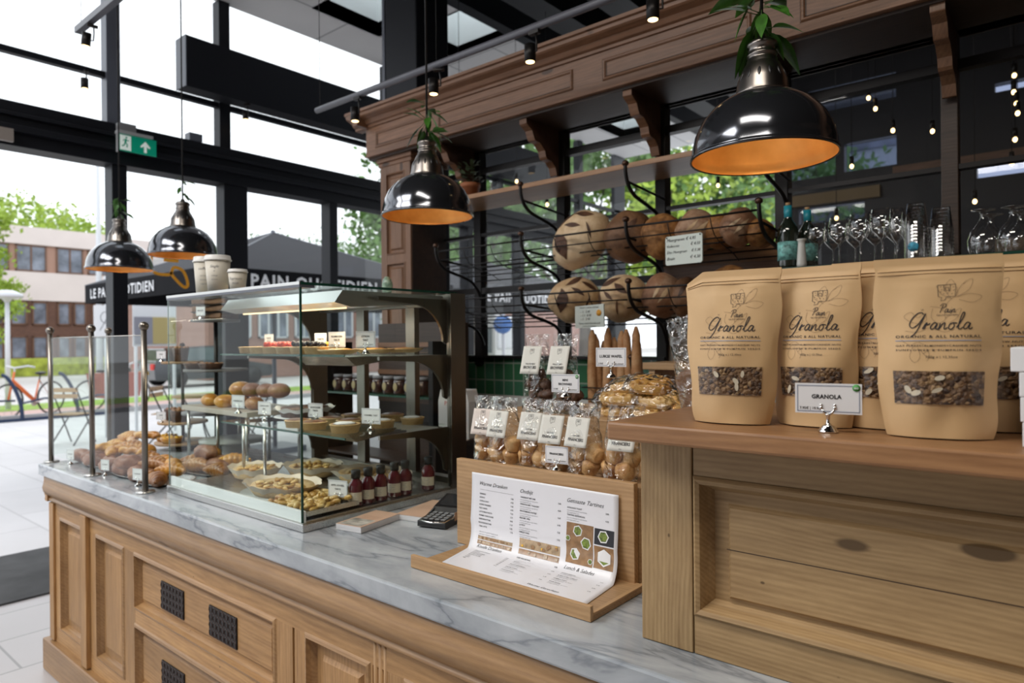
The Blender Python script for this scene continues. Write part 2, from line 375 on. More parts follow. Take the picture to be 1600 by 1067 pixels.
def granola():
    m, nt, b = newmat('granola_clusters'); L = nt.links.new
    v = coords(nt); vo = N(nt, 'ShaderNodeTexVoronoi', i_Scale=150.0); L(v, vo.inputs['Vector'])
    n = N(nt, 'ShaderNodeTexNoise', i_Scale=320.0, i_Detail=3.0); L(v, n.inputs['Vector'])
    sp = nt.nodes.new('ShaderNodeSeparateColor'); L(vo.outputs['Color'], sp.inputs[0])
    c = ramp(nt, sp.outputs[0], [(.0, (.045,.02,.012)), (.35, (.13,.065,.028)), (.7, (.24,.13,.055)), (.95, (.36,.22,.10))])
    L(c, b.inputs['Base Color']); b.inputs['Roughness'].default_value = .5; b.inputs['Coat Weight'].default_value = .5
    mt = N(nt, 'ShaderNodeMath', operation='MULTIPLY_ADD', i_1=-1.2); L(vo.outputs['Distance'], mt.inputs[0]); L(n.outputs[0], mt.inputs[2])
    bp = N(nt, 'ShaderNodeBump', i_Strength=1.0, i_Distance=.006); L(mt.outputs[0], bp.inputs['Height']); L(bp.outputs[0], b.inputs['Normal'])
    return m
G['granola'] = granola()
def tiles(name, c1, c2, mortar, sc, ms=.03, rough=.2, bw=1.0, rh=1.0, off=0.0, ax='xz'):
    m, nt, b = newmat(name); L = nt.links.new
    t = nt.nodes.new('ShaderNodeTexCoord'); sp = nt.nodes.new('ShaderNodeSeparateXYZ'); L(t.outputs['Object'], sp.inputs[0]); cb = nt.nodes.new('ShaderNodeCombineXYZ')
    L(sp.outputs[ax[0].upper()], cb.inputs[0]); L(sp.outputs[ax[1].upper()], cb.inputs[1])
    br = N(nt, 'ShaderNodeTexBrick', offset=off, squash=1.0, i_Scale=sc, i_Mortar_Size=ms, i_Brick_Width=bw, i_Row_Height=rh, i_Bias=0.0)
    br.inputs['Color1'].default_value = (*c1, 1); br.inputs['Color2'].default_value = (*c2, 1); br.inputs['Mortar'].default_value = (*mortar, 1)
    L(cb.outputs[0], br.inputs[0])
    n = N(nt, 'ShaderNodeTexNoise', i_Scale=1.3, i_Detail=5.0); L(t.outputs['Object'], n.inputs['Vector'])
    mr = N(nt, 'ShaderNodeMapRange', i_3=.85, i_4=1.12); L(n.outputs[0], mr.inputs[0]); hs = N(nt, 'ShaderNodeHueSaturation'); L(mr.outputs[0], hs.inputs['Value']); L(br.outputs[0], hs.inputs['Color'])
    L(hs.outputs[0], b.inputs['Base Color']); b.inputs['Roughness'].default_value = rough
    return m
# ---------------------------------------------------------------- panelling helpers (fronts face -Y)
def raised(mb, x0, x1, z0, z1, yb, yf, s=.012, m=0):
    mb.add([(x0,yb,z0),(x1,yb,z0),(x1,yb,z1),(x0,yb,z1),(x0+s,yf,z0+s),(x1-s,yf,z0+s),(x1-s,yf,z1-s),(x0+s,yf,z1-s)],
           [(4,5,6,7),(0,1,5,4),(1,2,6,5),(2,3,7,6),(3,0,4,7)], m)
def slopeframe(mb, o, i, yo, yi, m=0):
    (a0,a1,b0,b1), (c0,c1,d0,d1) = o, i
    mb.add([(a0,yo,b0),(a1,yo,b0),(a1,yo,b1),(a0,yo,b1),(c0,yi,d0),(c1,yi,d0),(c1,yi,d1),(c0,yi,d1)],
           [(0,1,5,4),(1,2,6,5),(2,3,7,6),(3,0,4,7)], m)
def panel(parent, x0, x1, z0, z1, y, mp, mm, inset=.05, deep=.022, mould=.02, name='panel'):
    mb = MB(); mb.box(x0, x1, y+deep, y+deep+.008, z0, z1)
    raised(mb, x0+mould+inset, x1-mould-inset, z0+mould+inset, z1-mould-inset, y+deep, y+deep-.010, .010)
    p = mb.build(name, mp, parent)
    q = MB(); slopeframe(q, (x0,x1,z0,z1), (x0+mould*.35,x1-mould*.35,z0+mould*.35,z1-mould*.35), y-.004, y-.006)
    slopeframe(q, (x0+mould*.35,x1-mould*.35,z0+mould*.35,z1-mould*.35), (x0+mould*.6,x1-mould*.6,z0+mould*.6,z1-mould*.6), y-.006, y+.008)
    slopeframe(q, (x0+mould*.6,x1-mould*.6,z0+mould*.6,z1-mould*.6), (x0+mould,x1-mould,z0+mould,z1-mould), y+.008, y+deep)
    slopeframe(q, (x0-.006,x1+.006,z0-.006,z1+.006), (x0,x1,z0,z1), y+.001, y-.004)
    q.build('panel_moulding', mm, p); return p

# ---------------------------------------------------------------- the setting
XW = -5.30
G['floor'] = tiles('pale_floor_boards', (.40,.375,.385), (.45,.425,.43), (.25,.24,.24), 1.0, .006, .35, 1.9, .42, .5, 'yx')
G['patio'] = tiles('pale_paving', (.56,.54,.55), (.60,.58,.59), (.46,.44,.45), 1.0, .01, .6, 1.2, .6, .5, 'xy')
def plane(name, x0, x1, y0, y1, z, mat, t=.1):
    return struct(MB().box(x0, x1, y0, y1, z-t, z).build(name, mat))
plane('floor', XW, 3.0, -4.0, 9.0, 0, G['floor'])
plane('patio_paving', -16.2, XW, -20, 40, 0, G['patio'])
G['brickred'] = flat('red_cycle_path', (.50,.34,.31), .8, noise_amt=.1, nscale=2); plane('cycle_path', -18.6, -16.35, -20, 60, .0, G['brickred'])
struct(MB().box(-16.35, -16.2, -20, 40, -.1, .1).build('kerb', flat('kerb_stone', (.35,.34,.35), .8)))
G['grass'] = flat('grass', (.24,.36,.06), .9, noise_amt=.4, nscale=3, bump=.5); plane('grass_verge', -20.4, -18.6, -20, 60, .01, G['grass'])
plane('road', -38, -20.4, -40, 90, -.02, flat('pale_asphalt', (.55,.53,.52), .8, noise_amt=.06, nscale=1))
plane('far_pavement', -60, -38, -60, 120, .0, flat('far_ground', (.42,.40,.38), .9))
# ceiling with two skylight wells (light bay by the windows), black ceiling over the shop
def holed(name, X0, X1, Y0, Y1, z0, z1, holes, mat):
    xs = sorted({X0, X1, *[h[0] for h in holes], *[h[1] for h in holes]}); ys = sorted({Y0, Y1, *[h[2] for h in holes], *[h[3] for h in holes]}); mb = MB()
    for i in range(len(xs)-1):
        for j in range(len(ys)-1):
            cx, cy = (xs[i]+xs[i+1])/2, (ys[j]+ys[j+1])/2
            if any(h[0] < cx < h[1] and h[2] < cy < h[3] for h in holes): continue
            mb.box(xs[i], xs[i+1], ys[j], ys[j+1], z0, z1)
    return struct(mb.build(name, mat))
G['ceil'] = tiles('grey_ceiling_panels', (.66,.65,.65), (.69,.68,.68), (.30,.30,.31), 1.0, .008, .6, 1.2, .6, 0, 'yx')
holes = [(-4.80,-4.12,3.26,3.92), (-4.62,-3.92,4.07,4.74), (-4.75,-4.1,5.6,6.3), (-4.75,-4.1,7.4,8.1), (-4.75,-4.1,1.2,1.9), (-4.75,-4.1,-1.2,-.5)]
holed('ceiling', XW, -3.55, -4, 9, 4.24, 4.36, holes, G['ceil'])
wm = flat('skylight_well_white', (.78,.82,.82), .6)
for k, h in enumerate(holes):
    mb = MB(); x0, x1, y0, y1 = h
    mb.box(x0-.02, x0, y0, y1, 4.24, 4.9).box(x1, x1+.02, y0, y1, 4.24, 4.9).box(x0-.02, x1+.02, y0-.02, y0, 4.24, 4.9).box(x0-.02, x1+.02, y1, y1+.02, 4.24, 4.9)
    struct(mb.build('trim_%d' % (40+k), wm))
struct(MB().box(-3.55, 3.0, -4, 9, 4.24, 4.36).build('ceiling', flat('black_ceiling', (.012,.012,.014), .7)))
struct(MB().box(-3.62, -3.52, -4, 9, 4.02, 4.24).build('trim_1', G['frame']))
for k, x in enumerate((-3.05, -2.6)): struct(MB().box(x, x+.22, 2.0, 9, 3.85, 4.1).build('trim_%d' % (2+k), G['frame']))
# window wall
posts = [1.93, 2.80, 3.74, 4.70, 5.56, 6.48, 7.45, 8.70]
wid = [.10, .20, .085, .09, .09, .09, .09, .12]
n = 10
for y, wd in zip(posts, wid):
    struct(MB().box(XW-.08, XW+.06, y-wd/2, y+wd/2, 0, 2.78).build('trim_%d' % n, G['frame'], bevel=.004)); n += 1
for y in (1.90, 2.72, 4.42, 6.1, 7.8):
    mb = MB(); mb.box(XW-.05, XW+.05, y-.045, y+.045, 3.05, 4.24); struct(mb.build('trim_%d' % n, G['framel'] if y == 1.90 else G['frame'])); n += 1
for y in (-.4, -2.4):
    struct(MB().box(XW-.05, XW+.05, y-.045, y+.045, 0, 4.24).build('trim_%d' % n, G['frame'])); n += 1
mb = MB(); mb.box(XW-.1, XW+.08, -4, 9, 2.775, 3.06); mb.box(XW+.08, XW+.13, -4, 9, 2.86, 2.90); mb.box(XW+.08, XW+.11, -4, 9, 2.96, 2.985)
struct(mb.build('trim_30', G['frame'], bevel=.004))
struct(MB().box(XW-.02, XW+.03, -4, 9, 3.385, 3.425).build('trim_31', G['frame']))
k = 1
for a, b in zip(posts[:-1], posts[1:]):
    struct(MB().box(XW-.012, XW, a+.06, b-.05, .02, 2.77).build('window_%d' % k, G['pane'])); k += 1
for a, b in ((-.4,1.86),(1.95,2.68),(2.77,4.37),(4.47,6.05),(6.15,7.75)):
    struct(MB().box(XW-.012, XW, a, b, 3.07, 4.23).build('window_%d' % k, G['pane'])); k += 1
struct(MB().box(XW-.03, XW+.03, 8.7, 9, 0, 4.24).build('wall_left', G['frame']))
t = thing('air_curtain_housing', 'long matte black box hung along the window wall above the transom', 'box', (XW+.12, 2.31, 3.395))
MB().box(0, .16, 0, 4.8, 0, .375).build('casing', G['frame'], t, bevel=.004)
MB().box(-.002, .162, -.006, 0, .0, .375).build('end_plate', G['framel'], t)
struct(MB().box(-3.68, -3.36, 3.06, 3.36, 0, 4.24).build('trim_32', G['frame'], bevel=.01)); struct(MB().box(-3.71, -3.685, 3.06, 3.33, 0, 4.24).build('trim_36', G['framel']))
# front glazing behind the camera, right wall
for k, x in enumerate((-5.2, -3.9, -2.6, -1.3, 0, 1.3, 2.6)):
    struct(MB().box(x-.04, x+.04, -4.05, -3.95, 0, 4.24).build('trim_%d' % (60+k), G['frame']))
struct(MB().box(XW, 3, -4.05, -3.95, 2.8, 3.05).build('trim_70', G['frame']))
struct(MB().box(-2.6, 3, -4.04, -3.96, 0, 4.24).box(XW, -2.6, -4.04, -3.96, 3.0, 4.24).box(XW, -2.6, -4.04, -3.96, 0, .4).build('wall_front', flat('warm_grey_wall', (.20,.17,.14), .7)))  # unseen wall added to cut frontal light and glass reflections
struct(MB().box(3.0, 3.1, -4, 9, 0, 4.24).build('wall_right', flat('brown_wall', (.16,.11,.08), .7)))
# back partition
PY = 2.92
px_ = [-2.70, -2.10, -1.52, -.96, -.36, .25, .86, 1.5]
for k, x in enumerate(px_):
    struct(MB().box(x-.027, x+.027, PY, PY+.06, 1.36 if x < -1.4 else 1.80, 2.62).build('trim_%d' % (80+k), G['iron'] if x < -.5 else G['dark'], bevel=.003))
for k, (z, h) in enumerate(((2.485, .035), (2.115, .018), (1.79, .035))):
    struct(MB().box(-2.98, 3.0 if z > 2 else -1.50, PY+.005, PY+.05, z-h/2, z+h/2).build('trim_%d' % (90+k), G['iron']))
struct(MB().box(-2.98, 3.0, PY-.01, PY+.07, 2.60, 2.66).build('trim_95', G['dark']))
for k, (a, b) in enumerate(zip([-2.98]+px_, px_+[3.0])):
    struct(MB().box(a+.03, b-.03, PY+.022, PY+.03, 1.42 if b < -1.4 else 1.80, 2.60).build('window_%d' % (20+k), G['pane'])); 
struct(MB().box(-1.50, 3.0, PY+.02, PY+.12, 0, 1.78).build('wall_back', tiles('cream_tiles', (.42,.39,.33), (.45,.42,.36), (.14,.12,.10), 1.0, .008, .25, .42, 1.0, 0, 'xz')))
struct(MB().box(-1.50, -.9, PY-.012, PY+.02, 1.83, 1.905).build('trim_96', G['top'])); struct(MB().box(-1.50, -.9, PY-.005, PY+.02, 1.76, 1.83).build('trim_98', G['can']))
struct(MB().box(-2.98, -1.50, PY+.02, PY+.12, 1.19, 1.40).build('wall_back', tiles('green_tiles', (.035,.13,.055), (.06,.17,.11), (.25,.30,.25), 1.0, .004, .12, .072, .098, 0, 'xz')))
struct(MB().box(-2.98, -1.50, PY+.02, PY+.12, 0, 1.19).build('wall_back', flat('white_wall_board', (.62,.62,.60), .5)))
struct(MB().box(-2.98, -1.50, PY-.01, PY+.12, 1.40, 1.415).build('trim_97', G['iron']))
# rear wall of the room behind the partition, with high windows
mb = MB(); RX0, RX1, RY = -2.15, 3.0, 6.5
wins = [(-1.89,-1.18,3.66,3.74), (-1.86,-1.18,3.53,3.60), (-1.59,-1.18,2.96,3.21), (-2.12,-1.66,2.95,3.22), (-1.98,-1.43,2.54,2.68), (-.5,.4,3.40,3.47), (-.62,-.2,2.75,2.92)]

xs = sorted({RX0, RX1, *[q for h in wins for q in h[:2]]}); zs = sorted({0, 4.24, *[q for h in wins for q in h[2:]]})
for i in range(len(xs)-1):
    for j in range(len(zs)-1):
        cx, cz = (xs[i]+xs[i+1])/2, (zs[j]+zs[j+1])/2
        if any(h[0] < cx < h[1] and h[2] < cz < h[3] for h in wins): continue
        mb.box(xs[i], xs[i+1], RY, RY+.1, zs[j], zs[j+1])
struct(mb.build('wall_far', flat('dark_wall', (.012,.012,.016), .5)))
for k, h in enumerate(wins): struct(MB().box(h[0]+.002, h[1]-.002, RY+.04, RY+.05, h[2]+.002, h[3]-.002).build('window_%d' % (40+k), G['tint']))
struct(MB().box(-1.2, 2.6, RY-.06, RY, 2.86, 2.93).build('trim_99', G['can'])); struct(MB().box(-2.1, -1.3, RY-.05, RY, 2.70, 2.80).build('trim_100', flat('tan_board', (.22,.15,.07), .6)))  # canopy-wood board stands in for the canopy's reflection in the glass
struct(MB().box(-.5, 2.6, RY-.05, RY, 1.9, 2.25).build('trim_101', flat('ochre_board', (.16,.10,.05), .6)))

# ---------------------------------------------------------------- door mat
tag(MB().box(-5.85, -4.77, -1.6, 2.6, 0, .012).build('door_mat', flat('charcoal_mat', (.045,.045,.047), .9, noise_amt=.3, nscale=5)), 'wide charcoal entrance mat lying across the doorway', 'mat')

# ---------------------------------------------------------------- counter
ct = thing('shop_counter', 'long honey-coloured pine panelled counter body under the marble slab', 'counter', (0, 0, 0))
tag(MB().box(-3.712, 1.4, 1.005, 1.86, .898, .95).build('marble_worktop', G['marble'], bevel=.006), 'long grey-veined marble slab lying on the pine counter', 'worktop')
prof = [(1.060,.897),(1.020,.897),(1.014,.888),(1.016,.876),(1.010,.862),(1.006,.845),(1.009,.828),(1.019,.812),(1.030,.803),(1.031,.797),(1.026,.795),(1.024,.789),(1.028,.784),(1.040,.782),(1.060,.782)]
MB().prism(prof, -3.66, 1.4, 'x', 0, True).build('cornice_moulding', G['wax'], ct)
mb = MB(); mb.prism([(-3.66-(y-1.04) if False else -3.66-(1.04-y), z) for y, z in prof], 1.02, 1.84, 'y', 0, True); mb.build('cornice_moulding', G['piney'], ct)
MB().box(-3.63, 1.4, 1.075, 1.84, .0, .897).box(-3.64, -3.60, 1.06, 1.84, 0, .89).build('carcass', G['dark'], ct)
MB().box(-3.70, 1.4, 1.012, 1.10, 0, .144).box(-3.70, -3.62, 1.10, 1.84, 0, .144).build('plinth', G['wax'], ct, bevel=.006)
MB().box(-3.66, 1.4, 1.04, 1.08, .718, .785).build('top_rail', G['pine'], ct, bevel=.001)
MB().box(-3.66, 1.4, 1.04, 1.08, .144, .215).build('bottom_rail', G['pine'], ct, bevel=.001)
for a, b in ((-3.66,-3.53),(-3.17,-3.10),(-2.82,-2.72),(-1.75,-1.665),(-1.655,-1.60),(-1.33,-1.318),(-1.262,-1.20),(-.25,-.1),(.9,1.4)):
    MB().box(a, b, 1.04, 1.08, .215, .718).build('stile', G['pinez'], ct, bevel=.001)
mb = MB()
for a, b in ((-3.655,-3.60),): mb.box(a, b, 1.030, 1.04, .15, .775)
mb.build('corner_pilaster', G['pinez'], ct, bevel=.002)
MB().box(-3.235, -3.172, 1.022, 1.05, .150, .785).build('pilaster', G['pinez'], ct, bevel=.003)
mb = MB(); mb.box(-1.318, -1.262, 1.048, 1.07, .150, .785)
for q in range(3): mb.cyl((-1.309+.019*q, 1.046, .15), (-1.309+.019*q, 1.046, .783), .0085, n=10)
mb.build('fluted_pilaster', G['pinez'], ct)
panel(ct, -3.53, -3.24, .215, .718, 1.04, G['pinez'], G['wax'], .03)
panel(ct, -3.10, -2.82, .215, .718, 1.04, G['pinez'], G['wax'], .03)
panel(ct, -1.60, -1.33, .215, .718, 1.04, G['pinez'], G['wax'], .03)
panel(ct, -1.20, -.25, .215, .718, 1.04, G['pine'], G['wax'], .04)
panel(ct, -.1, .9, .215, .718, 1.04, G['pine'], G['wax'], .04)
MB().box(-2.72, -1.75, 1.04, 1.08, .452, .512).build('drawer_rail', G['pine'], ct, bevel=.001)
G['brz'] = flat('dark_bronze', (.05,.03,.025), .35, .7)
def grille(parent, x, z, s=.175, h=.098):
    mb = MB(); mb.box(x, x+s, 1.0475, 1.066, z, z+h)
    g = mb.build('vent_grille', G['iron'], parent, bevel=.002); q = MB()
    for i in range(7):
        for j in range(4):
            cx, cz = x+s*(i+.5)/7, z+h*(j+.5)/4
            q.tube([(cx+.0105*math.cos(a*PI/4), 1.0475, cz+.0105*math.sin(a*PI/4)) for a in range(8)], .0016, 4, closed=True)
    q.build('lattice', G['brz'], g)
for z0, z1 in ((.512, .718), (.215, .452)):
    d = panel(ct, -2.72, -1.75, z0, z1, 1.04, G['pine'], G['wax'], .012, name='drawer_front')
    for gx in (-2.515, -2.16): grille(d, gx, (z0+z1)/2-.055)

# ---------------------------------------------------------------- right-hand cabinet
cb = thing('display_cabinet', 'raised pale pine panelled cabinet standing on the right end of the marble worktop', 'cabinet', (0, 0, 0))
MB().box(-.60, 1.2, 1.155, 1.55, .951, 1.32).build('carcass', G['cab'], cb)
MB().box(-.622, -.522, 1.11, 1.145, .951, 1.322).build('corner_stile', G['cabz'], cb, bevel=.002)
MB().box(-.52, 1.2, 1.112, 1.15, 1.262, 1.322).build('top_rail', G['cab'], cb, bevel=.001)
MB().box(-.52, 1.2, 1.112, 1.15, .951, 1.018).build('bottom_rail', G['cab'], cb, bevel=.001)
mb = MB(); mb.box(-.52, 1.2, 1.140, 1.150, 1.018, 1.262)
raised(mb, -.468, 1.0, 1.052, 1.215, 1.140, 1.131, .006); mb.build('panel', G['cab'], cb)
MB().box(-.468, 1.0, 1.1302, 1.1320, 1.1375, 1.1387).build('board_joint', G['dark'], cb)
mb = MB(); O = (-.52, 1.2, 1.018, 1.262)
for (a, ya), (b_, yb) in (((0,1.111),(.006,1.104)), ((.006,1.104),(.013,1.107)), ((.013,1.107),(.020,1.128)), ((.020,1.128),(.027,1.140))):
    slopeframe(mb, (O[0]+a, O[1]-a, O[2]+a, O[3]-a), (O[0]+b_, O[1]-b_, O[2]+b_, O[3]-b_), ya, yb)
mb.build('panel_moulding', G['cab'], cb)
mb = MB(); mb.box(-.648, 1.25, 1.035, 1.56, 1.322, 1.355); mb.build('plank_top', G['top'], cb, bevel=.005)

# ---------------------------------------------------------------- canopy over the bread shelves
cn = thing('shelf_canopy', 'carved brown wooden canopy with panelled frieze and cornice over bread shelves', 'canopy', (0, 0, 0))
MB().box(-3.31, 3.0, 2.60, 2.64, 2.612, 2.81).box(-3.31, -3.27, 2.64, 2.96, 2.612, 2.81).build('frieze_board', G['can'], cn, bevel=.002)
prof = [(2.60,2.785),(2.590,2.788),(2.588,2.80),(2.575,2.806),(2.560,2.824),(2.530,2.836),(2.522,2.842),(2.520,2.856),(2.508,2.860),(2.508,2.875),(2.64,2.875),(2.64,2.785)]
MB().prism(prof, -3.40, 3.0, 'x', 0, False).build('cornice', G['can'], cn)
MB().prism([(-3.31-(2.60-y) if y < 2.61 else -3.28, z) for y, z in prof], 2.51, 3.0, 'y').build('cornice', G['can'], cn)
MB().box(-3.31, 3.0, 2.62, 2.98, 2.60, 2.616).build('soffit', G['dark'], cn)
MB().prism([(2.602,2.612),(2.594,2.614),(2.594,2.622),(2.602,2.626)], -3.312, 3.0, 'x').build('bottom_bead', G['can'], cn)
for a, b in ((-3.22,-2.77),(-2.69,-1.79),(-1.63,-.96),(-.78,.1),(.25,1.1)):
    q = MB(); z0, z1 = 2.655, 2.752
    for (p0, ya), (p1, yb) in (((0,2.5985),(.006,2.592)), ((.006,2.592),(.012,2.593)), ((.012,2.593),(.018,2.5995))):
        slopeframe(q, (a+p0, b-p0, z0+p0, z1-p0), (a+p1, b-p1, z0+p1, z1-p1), ya, yb)
    q.build('frieze_moulding', G['can'], cn)
    MB().box(a-.0015, a, 2.598, 2.5996, z0, z1).box(a+.018, b-.018, 2.598, 2.5995, z0+.018, z0+.0205).box(a+.018, a+.021, 2.598, 2.5995, z0+.018, z1-.018).build('frieze_groove', G['dark'], cn)
bp_ = [(2.63,2.604),(2.90,2.604),(2.90,2.36),(2.885,2.36),(2.87,2.40),(2.84,2.425),(2.80,2.43),(2.79,2.44),(2.78,2.47),(2.74,2.50),(2.70,2.505),(2.69,2.52),(2.675,2.55),(2.645,2.565),(2.63,2.575)]
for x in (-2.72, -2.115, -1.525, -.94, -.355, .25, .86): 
    mb = MB(); mb.prism(bp_, x-.022, x+.022, 'x'); mb.m[0] = mb.m[1] = 1; mb.build('bracket', [G['canz'] if x > -.6 else G['can'], G['side']], cn, bevel=.003)  # side faces get the darker wood as painted shade
wc = thing('panelled_column', 'tall brown wooden column with recessed panels under the left end of the canopy', 'column', (0, 0, 0))
MB().box(-3.24, -2.985, 2.67, 2.95, 0, 2.602).build('shaft', G['dark'], wc)  # shaft and its sides darker than the front frame
MB().box(-3.245, -3.19, 2.655, 2.67, 0, 2.60).box(-3.03, -2.98, 2.655, 2.67, 0, 2.60).box(-3.19, -3.03, 2.655, 2.67, 1.965, 2.02).box(-3.19, -3.03, 2.655, 2.67, 2.50, 2.60).box(-3.19, -3.03, 2.655, 2.67, 0, .3).build('front_frame', G['canz'], wc, bevel=.002)
panel(wc, -3.19, -3.03, 2.02, 2.50, 2.655, G['canz'], G['canz'], .012, .012, .012)
panel(wc, -3.19, -3.03, .3, 1.965, 2.655, G['canz'], G['canz'], .012, .012, .012)
MB().box(-3.27, -2.955, 2.64, 2.96, 2.575, 2.605).box(-3.26, -2.965, 2.648, 2.955, 2.55, 2.575).build('capital', G['can'], wc, bevel=.006)

t = thing('dark_cupboard', 'dark shelving cupboard seen through the right half of the display case', 'cupboard', (-2.78,2.55,0))
MB().box(-.27,.27,-.08,.09,0,1.60).build('carcass', G['dark'], t)
for k in range(4): MB().box(-.26,.26,-.095,-.08,1.02+.15*k,1.045+.15*k).build('shelf_edge', G['can'], t)
# ---------------------------------------------------------------- bread shelves on the back partition
sh = thing('wooden_shelf', 'long brown wooden board shelf carried by iron hooks above the bread baskets', 'shelf', (0,0,0))
MB().box(-2.95, -.98, 2.62, 2.91, 2.252, 2.275).build('board', G['top'], sh, bevel=.002)
def hookpts(z):   # S-shaped arm in the plane x=const: ball out front, tail on the post
    return catmull([(0,2.55,z), (0,2.553,z-.04), (0,2.575,z-.085), (0,2.62,z-.118), (0,2.68,z-.135), (0,2.75,z-.15), (0,2.83,z-.175), (0,2.88,z-.22), (0,2.905,z-.27)], 4)
LV = {2.25: 'top', 2.01: 'upper', 1.745: 'lower', 1.40: 'bottom'}
hk = None
HX = {2.25: [-2.10+.03,-1.49,-.92], 2.01: [-2.66,-2.07,-1.49,-.92], 1.745: [-2.64,-2.07,-1.48,-.92], 1.42: [-1.47]}
pn = {-2.66:'leftmost', -2.64:'leftmost', -2.07:'second', -1.49:'third', -1.48:'third', -1.47:'third', -.92:'fourth'}
for z, xs_ in HX.items():
    for x in xs_:
        x = round(x, 2); lab = 'black iron scroll hook on the %s partition post, %s level' % (pn.get(x, 'second'), {2.25:'wooden shelf', 2.01:'upper basket', 1.745:'lower basket', 1.42:'bottom rail'}[z])
        if hk is None:
            hk = thing('shelf_hook', lab, 'hook', (x, 0, z-2.0), 0, 'iron hooks on the bread rack')
            MB().tube(hookpts(2.0), .0085, 8).build('scroll_arm', G['iron'], hk)
            MB().tube([(0,2.565,1.93),(0,2.91,1.905)], .006, 6).build('stay', G['iron'], hk)
            MB().ell((0,2.55,2.005), (.016,.016,.013), 12).build('knob', flat('bronze_knob', (.09,.05,.035), .35, .8), hk)
        else: dup(hk, (x, 0, z-2.0), label=lab)
def basket(z, x0, x1, lab):
    t = thing('bread_basket', lab, 'basket', (0,0,0), 0, 'wire bread baskets')
    P = hookpts(z); mb = MB()
    for i in (4, 8, 12, 15, 19, 22, 25):
        y, zz = P[i][1], P[i][2]+.012
        mb.tube([(x0, y, zz), (x1, y, zz)], .0032 if i > 4 else .0045, 6)
    mb.tube([(x0,2.89,z-.09),(x1,2.89,z-.09)], .004, 6); mb.build('wires', G['iron'], t)
    for q in (1, 2):
        x = x0+(x1-x0)*q/3; MB().tube([(x, p[1], p[2]+.006) for p in P[4:26:3]], .0022, 5).build('rib', G['iron'], t)
for z, nm in ((2.01, 'upper'), (1.745, 'lower')):
    for a, b, w_ in ((-2.66,-2.07,'left'), (-2.07,-1.49,'middle'), (-1.49,-.92,'right')):
        basket(z, a+.01, b-.01, '%s wire bread basket of the %s row on the partition' % (w_, nm))

def loaf(lab, c, r, style, tilt=(0,0,0), seed=0, grp=None):
    t = thing('bread_loaf', lab, 'bread', c, 0, 'loaves in the wire baskets'); R = Euler(tilt).to_matrix()
    rr = random.Random(seed); ox = rr.uniform(0, 50)
    def fn(d):
        q = 1+.09*noise.noise(Vector((d.x*1.6+ox, d.y*1.6, d.z*1.6)))
        if style == 'seed': q += .015*noise.noise(Vector((d.x*16+ox, d.y*16, d.z*16)))
        return q
    mats = {'flour': G['flour'], 'brown': G['brownc'], 'seed': G['seed'], 'malt': G['malt']}
    MB().ell((0,0,0), r, 28, 0, R, fn).build('crust', mats[style], t)
    if style in ('flour', 'brown', 'malt'):
        # leaf-shaped scores pressed on the side that faces the shop
        cuts = {'flour': [(-.72,.0,.66,1.5,.11), (-.2,.30,.36,-.9,.06), (.12,-.25,.42,1.35,.03), (.32,.48,.42,-.8,.08), (-.15,.78,.5,.25,.06)],
                'brown': [(-.3,.3,.5,.9,.08), (.25,.2,.5,1.3,.06)], 'malt': [(.1,.1,.62,.9,.07), (-.3,.15,.5,1.0,.05)]}[style]
        mb = MB()
        for (u0, v0, ln, an, wd) in cuts:
            an += rr.uniform(-.15, .15)
            def P_(a, b):
                u = u0+a*math.cos(an)-b*math.sin(an); v = v0+a*math.sin(an)+b*math.cos(an)
                d2 = u*u+v*v; yv = -math.sqrt(max(.02, 1-d2)); d = Vector((u, yv, v)); d.normalize(); d = Matrix.Rotation(.55, 3, 'Z') @ d
                k = fn(d)*1.012; return R @ (Vector((d.x*r[0], d.y*r[1], d.z*r[2]))*k)
            mb.grid(lambda i, j: P_((i-.5)*2*ln*.8, (j-.5)*2.9*wd*math.sin(PI*min(.98, max(.02, i)))), 10, 3)
        mb.build('score', G['slash'] if style != 'malt' else G['flour'], t)
    return t
LO = [
 ('very large floury round loaf with dark leaf cuts, left end of the upper basket', (-1.822,2.70,1.975), (.165,.115,.122), 'flour', (0,-.6,0)),
 ('large dark brown loaf beside the big floury loaf in the upper basket', (-1.563,2.71,1.962), (.118,.11,.12), 'brown', (0,0,.3)),
 ('round seeded loaf behind the handwritten price sign, upper basket', (-1.388,2.69,1.947), (.092,.10,.098), 'seed', (0,0,0)),
 ('pale dusted brown round loaf right of the handwritten price sign', (-1.243,2.71,1.955), (.085,.10,.092), 'malt', (0,.3,0)),
 ('small seeded loaf wedged between two dusted loaves, upper basket', (-1.146,2.73,1.945), (.07,.09,.078), 'seed', (0,.3,0)),
 ('upright floury loaf with a curved score near the right end of the upper basket', (-1.052,2.69,1.945), (.068,.10,.082), 'malt', (0,.35,0)),
 ('small round seeded loaf at the right end of the upper basket', (-.972,2.71,1.915), (.052,.085,.058), 'seed', (0,0,0)),
 ('floury loaf with a big dark slash, left end of the lower basket', (-1.862,2.70,1.69), (.128,.115,.108), 'flour', (0,-.1,.4)),
 ('floury scored loaf in the middle of the lower basket beside the sticker sign', (-1.592,2.70,1.685), (.122,.115,.108), 'flour', (.2,0,-.5)),
 ('oval brown loaf with a white flour stripe in the lower basket', (-1.397,2.70,1.688), (.082,.10,.10), 'malt', (0,.1,0)),
 ('dark brown tin-shaped loaf partly behind the first granola pouch', (-1.283,2.71,1.675), (.07,.10,.088), 'brown', (0,0,0)),
 ('seeded loaf showing above the first granola pouch, lower basket', (-1.09,2.69,1.722), (.088,.10,.075), 'seed', (0,-.2,0)),
]
for k, (lab, c, r, st, tl) in enumerate(LO): loaf(lab, c, r, st, tl, k+3)
